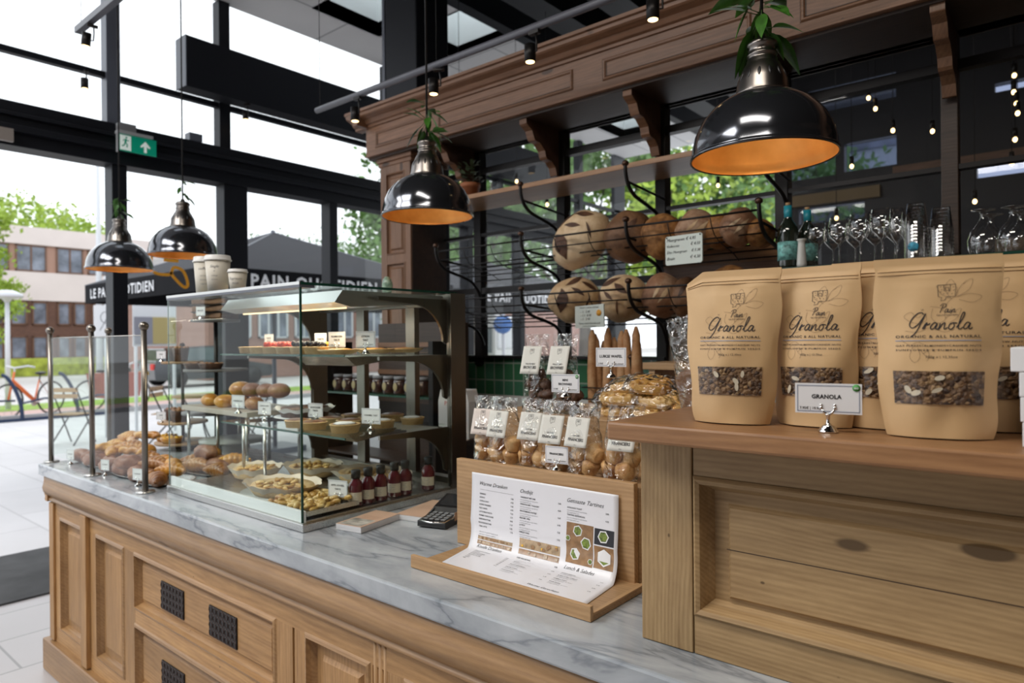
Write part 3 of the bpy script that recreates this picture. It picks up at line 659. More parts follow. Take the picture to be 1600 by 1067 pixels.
# price signs hanging on the baskets
def boardtext(t, lines, w_, h, m):
    mb = MB()
    for (s, x, z, sz, al, sh_) in lines: write(mb, s, x, z, sz, lambda u, v: (u, -.0042, v), al, sh_)
    mb.build('lettering', m, t)
t = thing('price_sign', 'white handwritten bread price sign hanging on the upper basket', 'sign', (-1.207,2.515,1.862), -.12)
MB().prism([(-.084,-.058),(-.078,-.064),(.078,-.064),(.084,-.058),(.084,.046),(.078,.052),(-.078,.052),(-.084,.046)], -.003, .003, 'y').build('board', flat('enamel_white', (.62,.68,.64), .3), t, bevel=.001)
boardtext(t, [('Meergranen € 4.95',-.076,.030,.017,'l',.3),('Volkoren',-.076,.006,.016,'l',.3),('€ 4.50',.076,.008,.016,'r',.3),('Des Meergraan',-.076,-.018,.015,'l',.3),('€ 5.30',.077,-.018,.015,'r',.3),('Bruin',-.076,-.044,.017,'l',.3),('€ 4.30',.076,-.044,.017,'r',.3)], .1, .1, G['ink'])
for sx in (-.076, .076): MB().cyl((sx,-.004,.046),(sx,-.006,.046),.003).build('eyelet', G['iron'], t)
t = thing('price_sign', 'white price sign with an orange dot hanging on the lower basket', 'sign', (-1.655,2.515,1.605), -.12)
MB().prism([(-.083,-.053),(.083,-.05),(.080,.05),(-.083,.045)], -.003, .003, 'y').build('board', flat('enamel_white', (.62,.68,.64), .3), t, bevel=.001)
boardtext(t, [('Desem rond en vierkant',0,.034,.011,'c',0),('- ½  5.45',-.05,.014,.015,'l',.2),('- 1/1  8.45',-.05,-.002,.015,'l',.2),('- ¼  3.45',-.05,-.018,.015,'l',.2),('Tarwe meel desembrood',0,-.036,.012,'c',0),('zonder toevoegingen',0,-.047,.009,'c',0)], .1, .1, G['ink'])
MB().cyl((.055,-.0035,.012),(.055,-.0055,.012),.0135,n=20).build('sticker', G['orange'], t)
# baguettes in a low basket
t = thing('baguette_basket', 'dark wire basket holding upright baguettes under the lower bread row', 'basket', (-1.55,2.56,1.19))
mb = MB()
for z in (0,.05,.10): mb.tube([(-.14,-.06,z),(.14,-.06,z),(.14,.08,z),(-.14,.08,z)], .003, 5, closed=True)
mb.box(-.14,.14,-.06,.08,-.004,0); mb.build('wires', G['iron'], t)
bg = None; rr = random.Random(4)
for k in range(10):
    lab = 'upright crusty baguette in the low basket, %s from the left' % ORD[k]
    x = -1.655+.024*k; loc = (x, 2.53+(k % 3)*.035, 1.20); sc = (1,1,[1,.95,.86,1.02,.9,.84,.98,1.0,.9,1.03][k])
    if bg is None:
        bg = thing('baguette', lab, 'bread', loc, 0, 'baguettes in the low basket')
        MB().tube([(0,0,0),(0,0,.02),(0,0,.16),(0,.004,.31),(0,.005,.345)], [.012,.019,.021,.017,.006], 10).build('crust', crust('baguette_crust', (.22,.09,.03), (.42,.21,.09), (.55,.34,.18), 12), bg); bg.scale = sc
    else: q = dup(bg, loc, label=lab); q.scale = sc; q.rotation_euler = (rr.uniform(-.06,.06), rr.uniform(-.08,.08), rr.uniform(0,3))
# terracotta pot on the left of the wooden shelf
t = thing('potted_plant', 'small terracotta pot with a dark leafy plant on the left end of the wooden shelf', 'plant', (-2.60,2.76,2.275))
MB().lathe([(.0,0),(.038,0),(.052,.075),(.056,.075),(.058,.098),(.050,.098),(.046,.08),(0,.08)]).build('pot', flat('terracotta', (.32,.11,.045), .7), t)
mb = MB(); rr = random.Random(2)
for k in range(70):
    a = rr.uniform(0, 6.28); q = rr.uniform(0,.06); z = .1+rr.uniform(0,.12); c = Vector((q*math.cos(a), q*math.sin(a), z)); d = Vector((math.cos(a), math.sin(a), rr.uniform(-.2,.8)))*.03; e = d.cross(Vector((0,0,1))).normalized()*.012
    mb.add([c, c+d*.5+e, c+d, c+d*.5-e], [(0,1,2,3)])
mb.build('foliage', flat('dull_foliage', (.05,.08,.035), .6), t)

# ---------------------------------------------------------------- glass shelf with bottles and glassware
t = thing('glass_shelf', 'long glass shelf on dark wooden rail carrying the bottles and glasses', 'shelf', (0,0,0))
MB().box(-.90, 2.4, 2.60, 2.90, 1.752, 1.762).build('pane', G['case'], t); MB().box(-.90, 2.4, 2.597, 2.60, 1.752, 1.762).build('front_edge', G['edge'], t)
MB().box(-.90, 2.4, 2.62, 2.64, 1.722, 1.751).box(-.90, 2.4, 2.88, 2.90, 1.722, 1.751).build('rail', G['iron'], t)
SZ = 1.763
wine = None
for lab, x, y, s in (('dark wine bottle with turquoise neck foil and cork, left end of the glass shelf', -.848, 2.655, 1.0), ('dark turquoise-necked wine bottle standing behind the white ceramic bottle', -.800, 2.73, .95)):
    if wine is None:
        wine = thing('wine_bottle', lab, 'bottle', (x,y,SZ), 0, 'wine bottles on the glass shelf')
        MB().lathe([(0,0),(.036,0),(.038,.01),(.038,.135),(.034,.155),(.016,.185),(.0135,.20),(.0135,.215),(0,.215)]).build('body', flat('dark_bottle_glass', (.012,.018,.012), .06, coat=1), wine)
        MB().lathe([(.0145,.185),(.0148,.238),(0,.238)]).build('neck_foil', flat('turquoise_foil', (.02,.28,.36), .35), wine)
        MB().lathe([(.009,.238),(.009,.25),(0,.25)]).build('cork', G['crate'], wine)
        MB().lathe([(.0386,.03),(.0386,.10)]).build('wine_label', flat('teal_art_label', (.16,.38,.36), .5, noise_amt=.8, nscale=60), wine)
    else: dup(wine, (x,y,SZ), label=lab).scale = (s,s,s)
t = thing('ceramic_bottle', 'slim white ceramic bottle in front of the wine bottles', 'bottle', (-.792, 2.63, SZ))
MB().lathe([(0,0),(.016,0),(.018,.01),(.0125,.085),(.012,.095),(.017,.10),(.017,.104),(0,.104)]).build('body', flat('white_ceramic', (.60,.60,.57), .25), t)
wp = [(.028,0),(.028,.002),(.004,.006),(.0035,.07),(.012,.078),(.030,.098),(.036,.125),(.030,.165),(.029,.165),(.0345,.125),(.028,.10),(.010,.081),(0,.080)]
wg = None
GLS = [(-.745,2.66,1),(-.715,2.76,.97),(-.668,2.66,1.05),(-.640,2.77,1),(-.598,2.66,1.08),(-.572,2.76,1.03),(-.528,2.66,1.12),(-.505,2.75,1.05)]
for k, (x, y, s) in enumerate(GLS):
    lab = 'stemmed wine glass on the glass shelf, %s from the left' % ORD[k]
    if wg is None:
        wg = thing('wine_glass', lab, 'glass', (x,y,SZ), 0, 'wine glasses on the glass shelf'); MB().lathe(wp, n=20).build('glass_body', G['ware'], wg)
    else: dup(wg, (x,y,SZ), label=lab, scale=s)
fl = [(.026,0),(.026,.002),(.004,.006),(.0035,.06),(.014,.075),(.024,.10),(.026,.13),(.021,.18),(.020,.18),(.0245,.13),(.0225,.10),(0,.07)]
a = thing('tulip_glass', 'tall tulip beer glass just left of the first tumbler stack', 'glass', (-.480,2.65,SZ), 0, 'tulip glasses'); MB().lathe(fl, n=20).build('glass_body', G['ware'], a)
dup(a, (-.462,2.75,SZ), label='tall tulip glass standing behind the front tulip glass')
def stack(lab, x, n_, y=2.65, sticker=None):
    t = thing('tumbler_stack', lab, 'glasses', (x,y,SZ), 0, 'stacked tumblers'); first = None
    for k in range(n_):
        mb = MB(); z = k*.0115; mb.lathe([(.036,z),(.026,z+.085),(0,z+.085),(0,z+.083),(.0245,z+.083),(.0345,z)], n=24, caps=False); mb.lathe([(.0367,z),(.0367,z+.003),(.0357,z+.003),(.0357,z)], n=24, close=True)
        o = mb.build('tumbler', G['ware'], t)
        if sticker and k == 0:
            MB().ell((-.004,-.0355,.040), (.0165,.002,.0165), 16).build('round_logo', flat('blue_green_logo', (.03,.25,.38), .4, noise_amt=.7, nscale=80), o)
stack('taller stack of upturned clear tumblers with a round blue and green print', -.424, 10, sticker=True)
stack('shorter stack of upturned clear tumblers beside the brown post', -.352, 8)
gp = [(.037,0),(.043,.02),(.045,.045),(.036,.075),(.016,.10),(.010,.115),(.008,.13),(.012,.137),(.033,.141),(.033,.144),(.010,.1425),(.006,.13),(0,.125)]
g0 = None
for k, (x, y, lab) in enumerate(((-.236,2.65,'upturned footed goblet, front one just right of the brown post'), (-.225,2.77,'upturned footed goblet standing behind the front goblet'), (-.158,2.65,'upturned footed goblet at the right edge, front row'), (-.145,2.77,'upturned footed goblet at the right edge, back row'))):
    if g0 is None:
        g0 = thing('goblet', lab, 'glass', (x,y,SZ), 0, 'upturned goblets'); MB().lathe(gp, n=24, caps=False).build('glass_body', G['ware'], g0)
    else: dup(g0, (x,y,SZ), label=lab)
# ---------------------------------------------------------------- string of warm bulbs in the rear room
b0 = None
BP = [(-.963,4.5,2.932),(-.926,4.5,2.859),(-.835,4.5,2.711),(-.636,4.5,2.666),(-.26,4.5,2.886),(-.263,4.5,2.798),(-.252,4.5,2.734),(-.247,4.5,2.682),(-.259,4.5,2.545),(-.274,4.5,2.422),(-1.058,4.5,2.539),(-1.147,4.5,2.235),(-.439,4.5,2.24),(-3.20,3.9,2.68),(-2.92,3.9,2.47),(-1.903,4.5,2.552),(-3.30,3.4,2.62)]
bb = sorted(BP, key=lambda p: math.atan2(p[0], p[1]))
for k, (x, y, z) in enumerate(bb):
    lab = 'small warm hanging bulb seen through the partition glass, %s from the left' % ORD[k]
    if b0 is None:
        b0 = thing('hanging_bulb', lab, 'light bulb', (x,y,z), 0, 'hanging bulbs in the rear room')
        MB().ell((0,0,0), (.011,.011,.014), 10).build('bulb', G['glow2'], b0); MB().cyl((0,0,.018),(0,0,.06),.012).build('socket', G['iron'], b0); co = MB().cyl((0,0,0),(0,0,1),.002,n=5).build('cord', G['iron'], b0); co.location = (0,0,.06); co.scale = (1,1,4.2-z)
    else:
        q = dup(b0, (x,y,z), label=lab)
        for c_ in q.children:
            if c_.name.startswith('cord'): c_.scale = (1,1,4.2-z)

# ---------------------------------------------------------------- back counter things at the right edge
t = thing('coffee_machine', 'polished steel coffee machine glimpsed behind the granola pouches', 'coffee machine', (.42, 2.62, 1.20))
MB().box(-.2,.6,-.2,.2,0,.30).build('body', G['steel'], t, bevel=.02); MB().cyl((-.12,-.22,.25),(-.12,-.22,.33),.04).build('boiler_cap', G['chrome'], t); MB().box(-.17,.5,-.21,-.2,.06,.2).build('front_panel', G['chrome'], t)
MB().tube([(-.05,-.2,.1),(-.05,-.3,.09)], .012).build('portafilter_handle', G['rubber'], t)
t = tag(MB().box(-1.4, 2.6, 2.30, 2.90, 1.15, 1.198).build('back_worktop', G['top'], bevel=.003), 'brown wooden back worktop along the rear partition', 'worktop')
tag(MB().box(-1.38, 2.6, 2.36, 2.88, 0, 1.15).build('back_cabinet', G['dark']), 'dark stained cupboard under the back worktop', 'cabinet')
t = thing('coffee_grinder', 'black coffee grinder cut by the right edge of the photo', 'grinder', (-.045, 2.42, 1.198))
MB().box(0,.16,-.1,.1,0,.05).cyl((.08,0,.05),(.08,0,.28),.06).lathe([(.05,.28),(.095,.42),(.09,.43)], (.08,0,0)).build('body', G['rubber'], t, bevel=.003)
t = thing('wooden_riser', 'small wooden riser bench on the back worktop left of the first granola pouch', 'riser', (-1.18, 2.45, 1.198))
MB().box(-.125,.3,-.1,.1,.185,.212).build('board', G['crate'], t, bevel=.002)
for x in (-.09, .25): MB().box(x-.012,x+.012,-.09,.09,0,.185).build('leg', G['crate'], t)
MB_ = MB().cyl((0,0,0),(0,0,.055),.022,.026,14); tag(MB_.build('plastic_tumbler', G['ware'], loc=(-1.17,2.42,1.411)), 'clear plastic tumbler on the small wooden riser', 'glass')
# ---------------------------------------------------------------- pendant lamps
def bulb_light(x, y, z, e, name='lamp_light'):
    l = bpy.data.lights.new(name, 'POINT'); l.energy = e; l.color = (1,.84,.56); l.shadow_soft_size = .012
    o = bpy.data.objects.new(name, l); COL.objects.link(o); return o
def lamp(lab, c, r=.175, cord=2.3, e=.2):
    t = thing('pendant_lamp', lab, 'lamp', c, 0, 'dark dome pendant lamps over the counter')
    out = [(.176,.0),(.178,.006),(.175,.012),(.1735,.03),(.166,.062),(.150,.095),(.125,.125),(.094,.147),(.064,.160)]
    inn = [(q-.003, z+(-.001 if z > .1 else 0)) for q, z in out[::-1]]
    MB().lathe(out, n=64, caps=False).build('shade', G['lamp'], t)
    MB().lathe([(q-.0025, z-.002 if z > .05 else z) for q, z in out], n=64, caps=False).build('gold_lining', G['gold'], t)
    MB().lathe([(.174,.0),(.1785,-.002),(.1795,.003),(.1785,.008),(.176,.008)], n=64, close=True).build('rim', G['lamp'], t)
    nk = MB().lathe([(.066,.156),(.066,.162),(.063,.170),(.060,.195),(.052,.215),(.042,.235),(.037,.240),(.037,.247),(.034,.249),(.034,.255),(.0365,.257),(.0365,.262),(.033,.264),(.033,.278),(.037,.280),(.037,.288),(.028,.296),(.012,.300),(.009,.312),(0,.312)], n=40).build('neck', G['lampneck'], t)
    mb = MB()
    for k in range(14):
        a = 2*PI*k/14; R = Matrix.Rotation(a, 4, 'Z') @ Matrix.Translation((.0562,0,.204)) @ Matrix.Rotation(-.38, 4, 'Y'); m2 = MB(R)
        m2.ell((0,0,0), (.0022,.0042,.013), 10); mb.add(m2.v, m2.f, 0, True)
    mb.build('vent_slots', G['rubber'], nk)
    MB().cyl((0,0,.31),(0,0,cord),.0042,n=8).build('cord', G['iron'], t)
    MB().cyl((0,0,.12),(0,0,.15),.022).build('bulb_holder', G['iron'], t)
    MB().ell((0,0,.105), (.02,.02,.024), 14).build('bulb', G['glow'], t)
    l = bulb_light(0, 0, 0, e); l.parent = t; l.location = (0, 0, .065)
    return t
LP = [('largest nearest dark dome pendant lamp with a glowing gold inside', (-.613,1.73,1.955)), ('dark dome pendant lamp hanging in front of the wooden column', (-1.949,1.826,1.985)),
      ('smaller-looking dark dome pendant lamp above the paper coffee cups', (-3.80,1.72,1.985)), ('farthest leftmost dark dome pendant lamp in front of the window post', (-4.30,1.58,1.935))]
for (lab, c), e_ in zip(LP, (.17,.06,.035,.06)): lamp(lab, c, cord=4.24-c[2], e=e_)
def sprig(lab, c, n_, seed, up=.10, size=.05, spread=.05):
    t = thing('leaf_sprig', lab, 'leaves', c, 0, 'leafy sprigs tied on the lamp cords'); rr = random.Random(seed); mb = MB(); st = MB()
    for k in range(n_):
        a = 2*PI*k/n_*1.7+rr.uniform(-.3,.3); z = up*k/n_+.01; el = rr.uniform(-1.1,.45); L = size*rr.uniform(.8,1.3); W = L*.42
        base = Vector((.008*math.cos(a), .008*math.sin(a), z)); d = Vector((math.cos(a)*math.cos(el), math.sin(a)*math.cos(el), math.sin(el))); sd = d.cross(Vector((0,0,1))).normalized(); nn = sd.cross(d)
        sd = (sd+nn*rr.uniform(-.5,.5)).normalized(); st.tube([base, base+d*L*.35], .0012, 5)
        b0_ = base+d*L*.25
        def fn(u, v):
            wv = W*(math.sin(PI*(v**.8)))*.5; bend = -L*.25*v*v
            return b0_+d*(L*v)+sd*((u-.5)*2*wv)+Vector((0,0,bend))+nn*(abs(u-.5)*wv*.5)
        mb.grid(fn, 4, 7)
    mb.build('leaves', G['leaf'], t); st.tube([(0,0,-.0),(0,0,up+.03)], .002, 6); st.build('stems', flat('green_stem', (.05,.10,.02), .5) if 'stem' not in G else G['stem'], t)
    return t
G['stem'] = flat('green_stem', (.05,.10,.02), .5)
sprig('glossy green leaf sprig tied above the nearest pendant lamp', (-.613,1.73,2.272), 20, 3, .10, .085)
sprig('green leaf sprig tied above the pendant lamp by the wooden column', (-1.949,1.826,2.300), 20, 5, .13, .07)
sprig('small drooping leaf sprig above the pendant lamp over the cups', (-3.80,1.72,2.300), 10, 8, .12, .05)
sprig('small leaf sprig above the farthest left pendant lamp', (-4.30,1.58,2.250), 11, 9, .11, .055)

# ---------------------------------------------------------------- ceiling tracks and spotlights
G['trackm'] = flat('grey_track', (.10,.10,.12), .35)
t = thing('light_track', 'long dark lighting track hung on wires in front of the canopy', 'light track', (0,0,0)); MB().cyl((-3.23,2.2,2.78),(.6,2.2,2.78),.016,n=14).build('track', G['trackm'], t)
for x in (-3.20,-2.28,-1.3): MB().cyl((x,2.2,2.79),(x,2.2,4.24),.0018,n=5).build('hanging_wire', G['iron'], t)
t = thing('light_track', 'short grey lighting track at the top left corner of the photo', 'light track', (0,0,0)); MB().box(-4.42,-3.2,1.395,1.43,3.29,3.325).build('track', G['trackm'], t, rot=None)
MB().cyl((-4.36,1.41,3.32),(-4.36,1.41,4.24),.0018,n=5).build('hanging_wire', G['iron'], t)
sp = None
def spot(lab, c, z0, rz=0):
    global sp
    if sp is None:
        sp = thing('spotlight', lab, 'spotlight', c, rz, 'black track spotlights')
        MB().cyl((0,0,-.035),(0,0,.035),.0235,n=18).build('housing', G['iron'], sp); MB().cyl((0,0,-.0365),(0,0,-.035),.018,n=16).build('lens', G['glow2'], sp)
        MB().tube([(.024,0,0),(.034,0,.0),(.034,0,.04),(.03,0,.075)], .004, 6).box(.0,.05,-.012,.012,.070,.085).build('bracket', G['iron'], sp); return sp
    return dup(sp, c, rz, label=lab)
spot('spotlight at the left end of the long track, below the black box', (-2.89,2.2,2.685), 0)
spot('second spotlight on the long track, just right of the steel column', (-2.30,2.2,2.685), 0, .5); spot('spotlight on the long track above the canopy cornice, third from the left', (-1.728,2.2,2.68), 0); spot('rightmost spotlight on the long track near the top edge', (-1.167,2.2,2.68), 0, .4)
s_ = spot('angled spotlight under the short track in the top left corner', (-4.25,1.40,3.205), 0, 1.2); s_.rotation_euler = (.2,.1,1.2)
spot('spotlight hanging from the thin window bar at the left', (XW+.07,1.71,3.29), 0); spot('small spotlight under the right half of the black box', (XW+.22,2.80,3.31), 0)
# ---------------------------------------------------------------- emergency exit sign
t = thing('exit_sign', 'green and white emergency exit sign with running figure and upward arrow', 'sign', (XW+.2,1.872,2.845), PI/2)
gm = flat('exit_green', (.0,.20,.12), .4, emis=(0,.20,.12), es=.35); wm_ = flat('exit_white', (.70,.75,.72), .4, emis=(.7,.8,.75), es=.25)
MB().box(0,.25,-.006,.006,0,.115).build('panel', gm, t); MB().box(.008,.080,-.0075,-.006,.006,.109).build('white_field', wm_, t)
mb = MB(); F2 = lambda u, v: (u, -.0075, v)
mb.add([F2(*p) for p in [(.150,.045),(.165,.045),(.165,.012),(.185,.012),(.185,.045),(.200,.045),(.198,.055),(.175,.088),(.152,.055)]], [(2,3,4,8)], 0) if False else None
mb.prism([(.166,.012),(.184,.012),(.184,.055),(.205,.045),(.208,.055),(.175,.092),(.142,.055),(.145,.045),(.166,.055)], -.0076, -.006, 'y'); mb.build('arrow', wm_, t)
mb = MB(); mb.ell((.050,-.007,.094), (.007,.0015,.007), 10)
for pts, wd in (([(.047,.084),(.042,.058)],.013), ([(.046,.08),(.058,.072),(.066,.077)],.006), ([(.045,.08),(.034,.078),(.028,.068)],.006), ([(.042,.058),(.055,.045),(.052,.026)],.008), ([(.042,.058),(.034,.038),(.020,.032)],.008)):
    stroke(mb, pts, wd, lambda u, v: (u, -.0082, v), 0, 0)
mb.build('running_figure', gm, t); MB().box(-.01,.22,-.03,.03,.115,.135).box(-.004,.0,-.004,.03,-.01,.13).build('housing', flat('grey_plastic', (.35,.36,.37), .4), t)
MB().box(.0,.11,-.02,.04,.135,.19).build('wall_mount', flat('grey_plastic', (.2,.2,.21), .4), t)
t = tag(MB().box(XW+.0,XW+.08,2.42,2.52,3.062,3.12).build('junction_box', G['framel']), 'small dark junction box standing on the window transom', 'box')
tag(MB().box(XW+.13,XW+.16,.9,1.28,2.78,2.86).build('door_sensor', flat('beige_plastic', (.24,.21,.19), .5)), 'beige door sensor bar under the transom at the left edge', 'sensor')

# ---------------------------------------------------------------- glass guard rail on the counter
t = thing('glass_guard', 'glass counter guard with ball-topped steel posts along the pastries', 'guard rail', (0,0,0))
def gpost(x, y):
    p = MB().cyl((x,y,.956),(x,y,1.556),.0105,n=16).build('post', G['steelz'], t)
    MB().ell((x,y,1.566), (.0175,.0175,.0175), 18).build('ball_finial', G['steelz'], p); MB().cyl((x,y,.95),(x,y,.957),.032,n=24).build('base_disc', G['steel'], p)
for x in (-3.70,-3.18,-2.655): gpost(x, 1.055)
gpost(-3.69, 1.30)
MB().box(-3.69,-2.665,1.052,1.058,.985,1.530).box(-3.703,-3.697,1.065,1.29,.985,1.53).build('glass_pane', G['case'], t)
MB().tube([(-3.70,1.30,1.532),(-3.70,1.055,1.532),(-2.655,1.055,1.532)], .0018, 5).build('glass_edge', G['steel'], t)

# ---------------------------------------------------------------- cards in chrome holders
def card(lab, c, w_, h_, lines, rz=0, zb=.02, tiny=False, badge=False, col=None, grp=None):
    t = thing('price_card', lab, 'sign', c, rz, grp); s = w_/.092
    z0 = zb; cx = 0
    MB().box(-w_/2,w_/2,-.0007,.0007,z0,z0+h_).build('card', col or G['white'], t)
    fn = lambda u, v: (u, -.0012, v); mb = MB()
    b = w_*.03; lw = w_*.014
    if not tiny:
        for (a, q, c_, d) in ((-w_/2+b,w_/2-b,z0+b,z0+b+lw),(-w_/2+b,w_/2-b,z0+h_-b-lw,z0+h_-b),(-w_/2+b,-w_/2+b+lw,z0+b,z0+h_-b),(w_/2-b-lw,w_/2-b,z0+b,z0+h_-b)): mb.add([fn(a,c_),fn(q,c_),fn(q,d),fn(a,d)], [(0,1,2,3)])
        mb.build('border', G['rule'], t)
    mb = MB()
    for (s_, x, z, sz, al) in lines: write(mb, s_, x*w_, z0+z*h_, sz*h_, fn, al, 0, .03 if sz > .15 else .012)
    if mb.v: mb.build('lettering', G['ink'], t)
    if badge:
        q = MB().cyl((w_*.42,-.0008,z0+h_*.87),(w_*.42,-.0016,z0+h_*.87),w_*.058,n=20).build('round_badge', G['green'], t); mb = MB(); write(mb, 'BIO', w_*.42, z0+h_*.835, h_*.085, lambda u, v: (u, -.002, v), 'c', 0, .02); mb.build('badge_lettering', G['white'], q)
    k = .8 if w_ < .07 else 1
    h = MB(); h.lathe([(.0145*k,0),(.0145*k,.002*k),(.012*k,.004*k),(.0125*k,.0055*k),(.009*k,.0075*k),(.0095*k,.009*k),(.005*k,.011*k),(.0028*k,.015*k),(.0028*k,z0*.9),(.005*k,z0*.95),(.004*k,z0)], n=20)
    for sx in (-1, 1):
        h.tube([(0,0,z0-.001),(sx*.006*k,0,z0+.002*k),(sx*.009*k,0,z0+.007*k)], .0019*k, 8); h.ell((sx*.0095*k,0,z0+.009*k), (.0036*k,.0034*k,.0032*k), 10); h.ell((sx*.0095*k,0,z0+.013*k), (.0030*k,.003*k,.0026*k), 10)
    h.build('chrome_clip', G['chrome'], t); return t
# ---------------------------------------------------------------- glass display case
X0, X1, Y0, Y1 = -2.60, -1.73, 1.12, 1.80
dc = thing('display_case', 'glass and steel pastry display case standing on the marble worktop', 'display case', (0,0,0))
MB().box(X0-.01,X1+.01,Y0-.008,Y1,.951,.974).build('steel_base', G['steel'], dc, bevel=.002)
MB().box(X0,X1-.004,Y0+.002,Y0+.012,.974,1.008).build('white_front_rail', G['plastic'], dc, bevel=.001)
MB().box(X0,X1-.006,Y0+.012,Y1,.974,.979).build('inner_floor', G['steel'], dc)
def pane(n_, a, edge=None):
    p = MB().box(*a).build(n_, G['case'], dc)
    if edge: MB().box(*edge).build('polished_edge', G['edge'], p)
pane('front_glass', (X0,X1-.004,Y0-.004,Y0+.001,.976,1.668), (X1-.004,X1-.001,Y0-.005,Y0+.002,.976,1.668))
pane('side_glass', (X1-.006,X1-.001,Y0+.003,1.725,.976,1.668)); pane('side_glass', (X0,X0+.005,Y0+.003,1.75,.976,1.668), (X0-.001,X0+.003,Y0-.002,Y0,.976,1.668))
pane('top_glass', (X0,X1,Y0,1.76,1.668,1.676), (X1-.001,X1+.001,Y0,1.76,1.668,1.676))
MB().box(X0,X1,Y0-.006,Y0+.045,1.660,1.668).build('top_front_strip', G['framel'], dc); MB().box(X0,X1,Y0-.0065,Y0-.004,1.668,1.677).build('top_edge_highlight', G['steel'], dc)
for x in (X0, X1-.02): MB().box(x,x+.022,1.725,Y1,.974,1.672).build('corner_pillar', G['steelz'], dc, bevel=.003)
MB().box(X1-.002,X1+.004,1.725,Y1,.974,1.672).build('pillar_cover', G['steelz'], dc)
for x in (-2.33,-2.02): MB().box(x,x+.05,1.77,1.795,.98,1.66).build('rear_door_frame', G['steelz'], dc)
MB().box(X0,X1,1.76,1.80,1.63,1.672).build('rear_top_rail', G['steelz'], dc)
MB().box(X0,X1,1.76,1.80,.974,1.0).build('rear_bottom_rail', G['steelz'], dc)
# top light housing
mb = MB(); mb.prism([(1.27,1.625),(1.33,1.612),(1.60,1.628),(1.74,1.64),(1.74,1.664),(1.30,1.664)], -2.50, -1.78, 'x'); mb.build('light_housing', G['satin'], dc)
l = bpy.data.lights.new('case_lamp', 'AREA'); l.shape = 'RECTANGLE'; l.size = .64; l.size_y = .03; l.energy = 2.2; l.color = (1,.86,.66); lo = bpy.data.objects.new('case_lamp', l); COL.objects.link(lo); lo.location = (-2.14,1.40,1.603)
MB().box(-2.46,-1.82,1.338,1.345,1.608,1.614).build('warm_light_strip', flat('warm_strip', (1,.8,.5), .4, emis=(1,.72,.40), es=1.3), dc)
def gusset(z):
    p = [(1.727,z)]+[(1.42,z)]+[(1.42,z-.012)]+[(1.56+.15*math.sin(a), z-.02-.13*(1-math.cos(a))) for a in [PI/2*k/8 for k in range(9)]]+[(1.727,z-.16)]
    for x in (X1-.030, X0+.02): MB().prism(p, x, x+.010, 'x').build('gusset', G['steelz'], dc)
for z in (1.457, 1.197, 1.655):
    gusset(z-.006)
    if z < 1.6:
        s_ = MB().box(-2.55,-1.762,1.294,1.735,z-.004,z+.003).build('glass_shelf', G['case'], dc)
        MB().box(-2.55,-1.762,1.291,1.294,z-.004,z+.003).build('polished_edge', G['edge'], s_)
        MB().prism([(1.40,z-.008),(1.62,z-.008),(1.60,z-.022),(1.44,z-.040)], -2.2, -1.90, 'x').build('lamp_bar', G['steel'], dc)
        MB().box(-2.54,-1.77,1.70,1.72,z-.03,z-.006).build('shelf_rail', G['steelz'], dc)
for x in (-2.45,-2.30): MB().cyl((x,1.33,.98),(x,1.33,1.192),.006).build('shelf_leg', G['steel'], dc)

# ---- tarts
T0 = {}
def tart(kind, lab, c, s=1.0, grp='tarts in the display case', rz=0):
    if kind in T0: q = dup(T0[kind], c, rz, label=lab, group=grp); q.scale = (s,s,s); return q
    t = thing('pastry_tart' if kind != 'flat' else 'flat_tart', lab, 'tart', c, rz, grp); rr = random.Random(hash(kind) % 99 if False else len(T0))
    if kind == 'flat':
        MB().lathe([(0,0),(.055,.0),(.078,.012),(.082,.018),(.075,.017),(0,.013)], n=36).build('crust', G['tart'], t); MB().ell((0,0,.014), (.060,.060,.008), 24, fn=lambda d: 1+.12*noise.noise(d*5)).build('filling', G['golden'], t)
    else:
        MB().lathe([(0,0),(.044,0),(.050,.026),(.0525,.027),(.047,.029),(.044,.022),(0,.021)], n=40).build('shell', G['tart'], t)
        if kind == 'sugar':
            MB().ell((0,0,.025), (.044,.044,.008), 28).build('filling', G['fill'], t); MB().ell((.004,-.006,.0305), (.037,.034,.005), 24, fn=lambda d: 1+.25*noise.noise(d*4)).build('icing_sugar', G['sugar'], t)
        if kind == 'caramel': MB().ell((0,0,.026), (.046,.046,.009), 28).build('filling', G['fill'], t)
        if kind == 'cream': MB().ell((0,0,.022), (.045,.045,.006), 28).build('custard', G['tart'], t)
        if kind in ('berry', 'dark', 'mango'):
            mb = MB()
            for k in range(16):
                a = k*2.4; q = .0095*math.sqrt(k); mb.ell((q*math.cos(a), q*math.sin(a), .033+rr.uniform(0,.008)), (.0115,.0115,.0115), 8)
            mb.build('fruit_topping', {'berry': G['berry'], 'dark': G['black'], 'mango': G['yellow']}[kind], t)
    t.scale = (s,s,s); T0[kind] = t; return t
row = [('cream',-2.42),('cream',-2.345),('berry',-2.255),('berry',-2.165),('dark',-2.075),('dark',-1.99)]
for k, (kd, x) in enumerate(row): tart(kd, 'small pastry tart %s on the upper case shelf, %s from the left' % ({'cream':'with plain custard','berry':'topped with red berries','dark':'topped with dark berries'}[kd], ORD[k]), (x,1.345,1.461), .85)
for k, (x, y) in enumerate(((-2.03,1.44),(-2.15,1.44),(-2.28,1.46),(-2.41,1.46))): tart('mango' if k == 0 else 'cream' , 'small tart in the back row of the upper case shelf, %s from the right' % ORD[k], (x,y,1.461), .8)
for k, (x, y) in enumerate(((-1.885,1.36),(-1.875,1.50),(-1.87,1.63))): tart('flat', 'wide flat golden tart on the upper case shelf, %s from the front' % ORD[k], (x,y,1.461), .85)
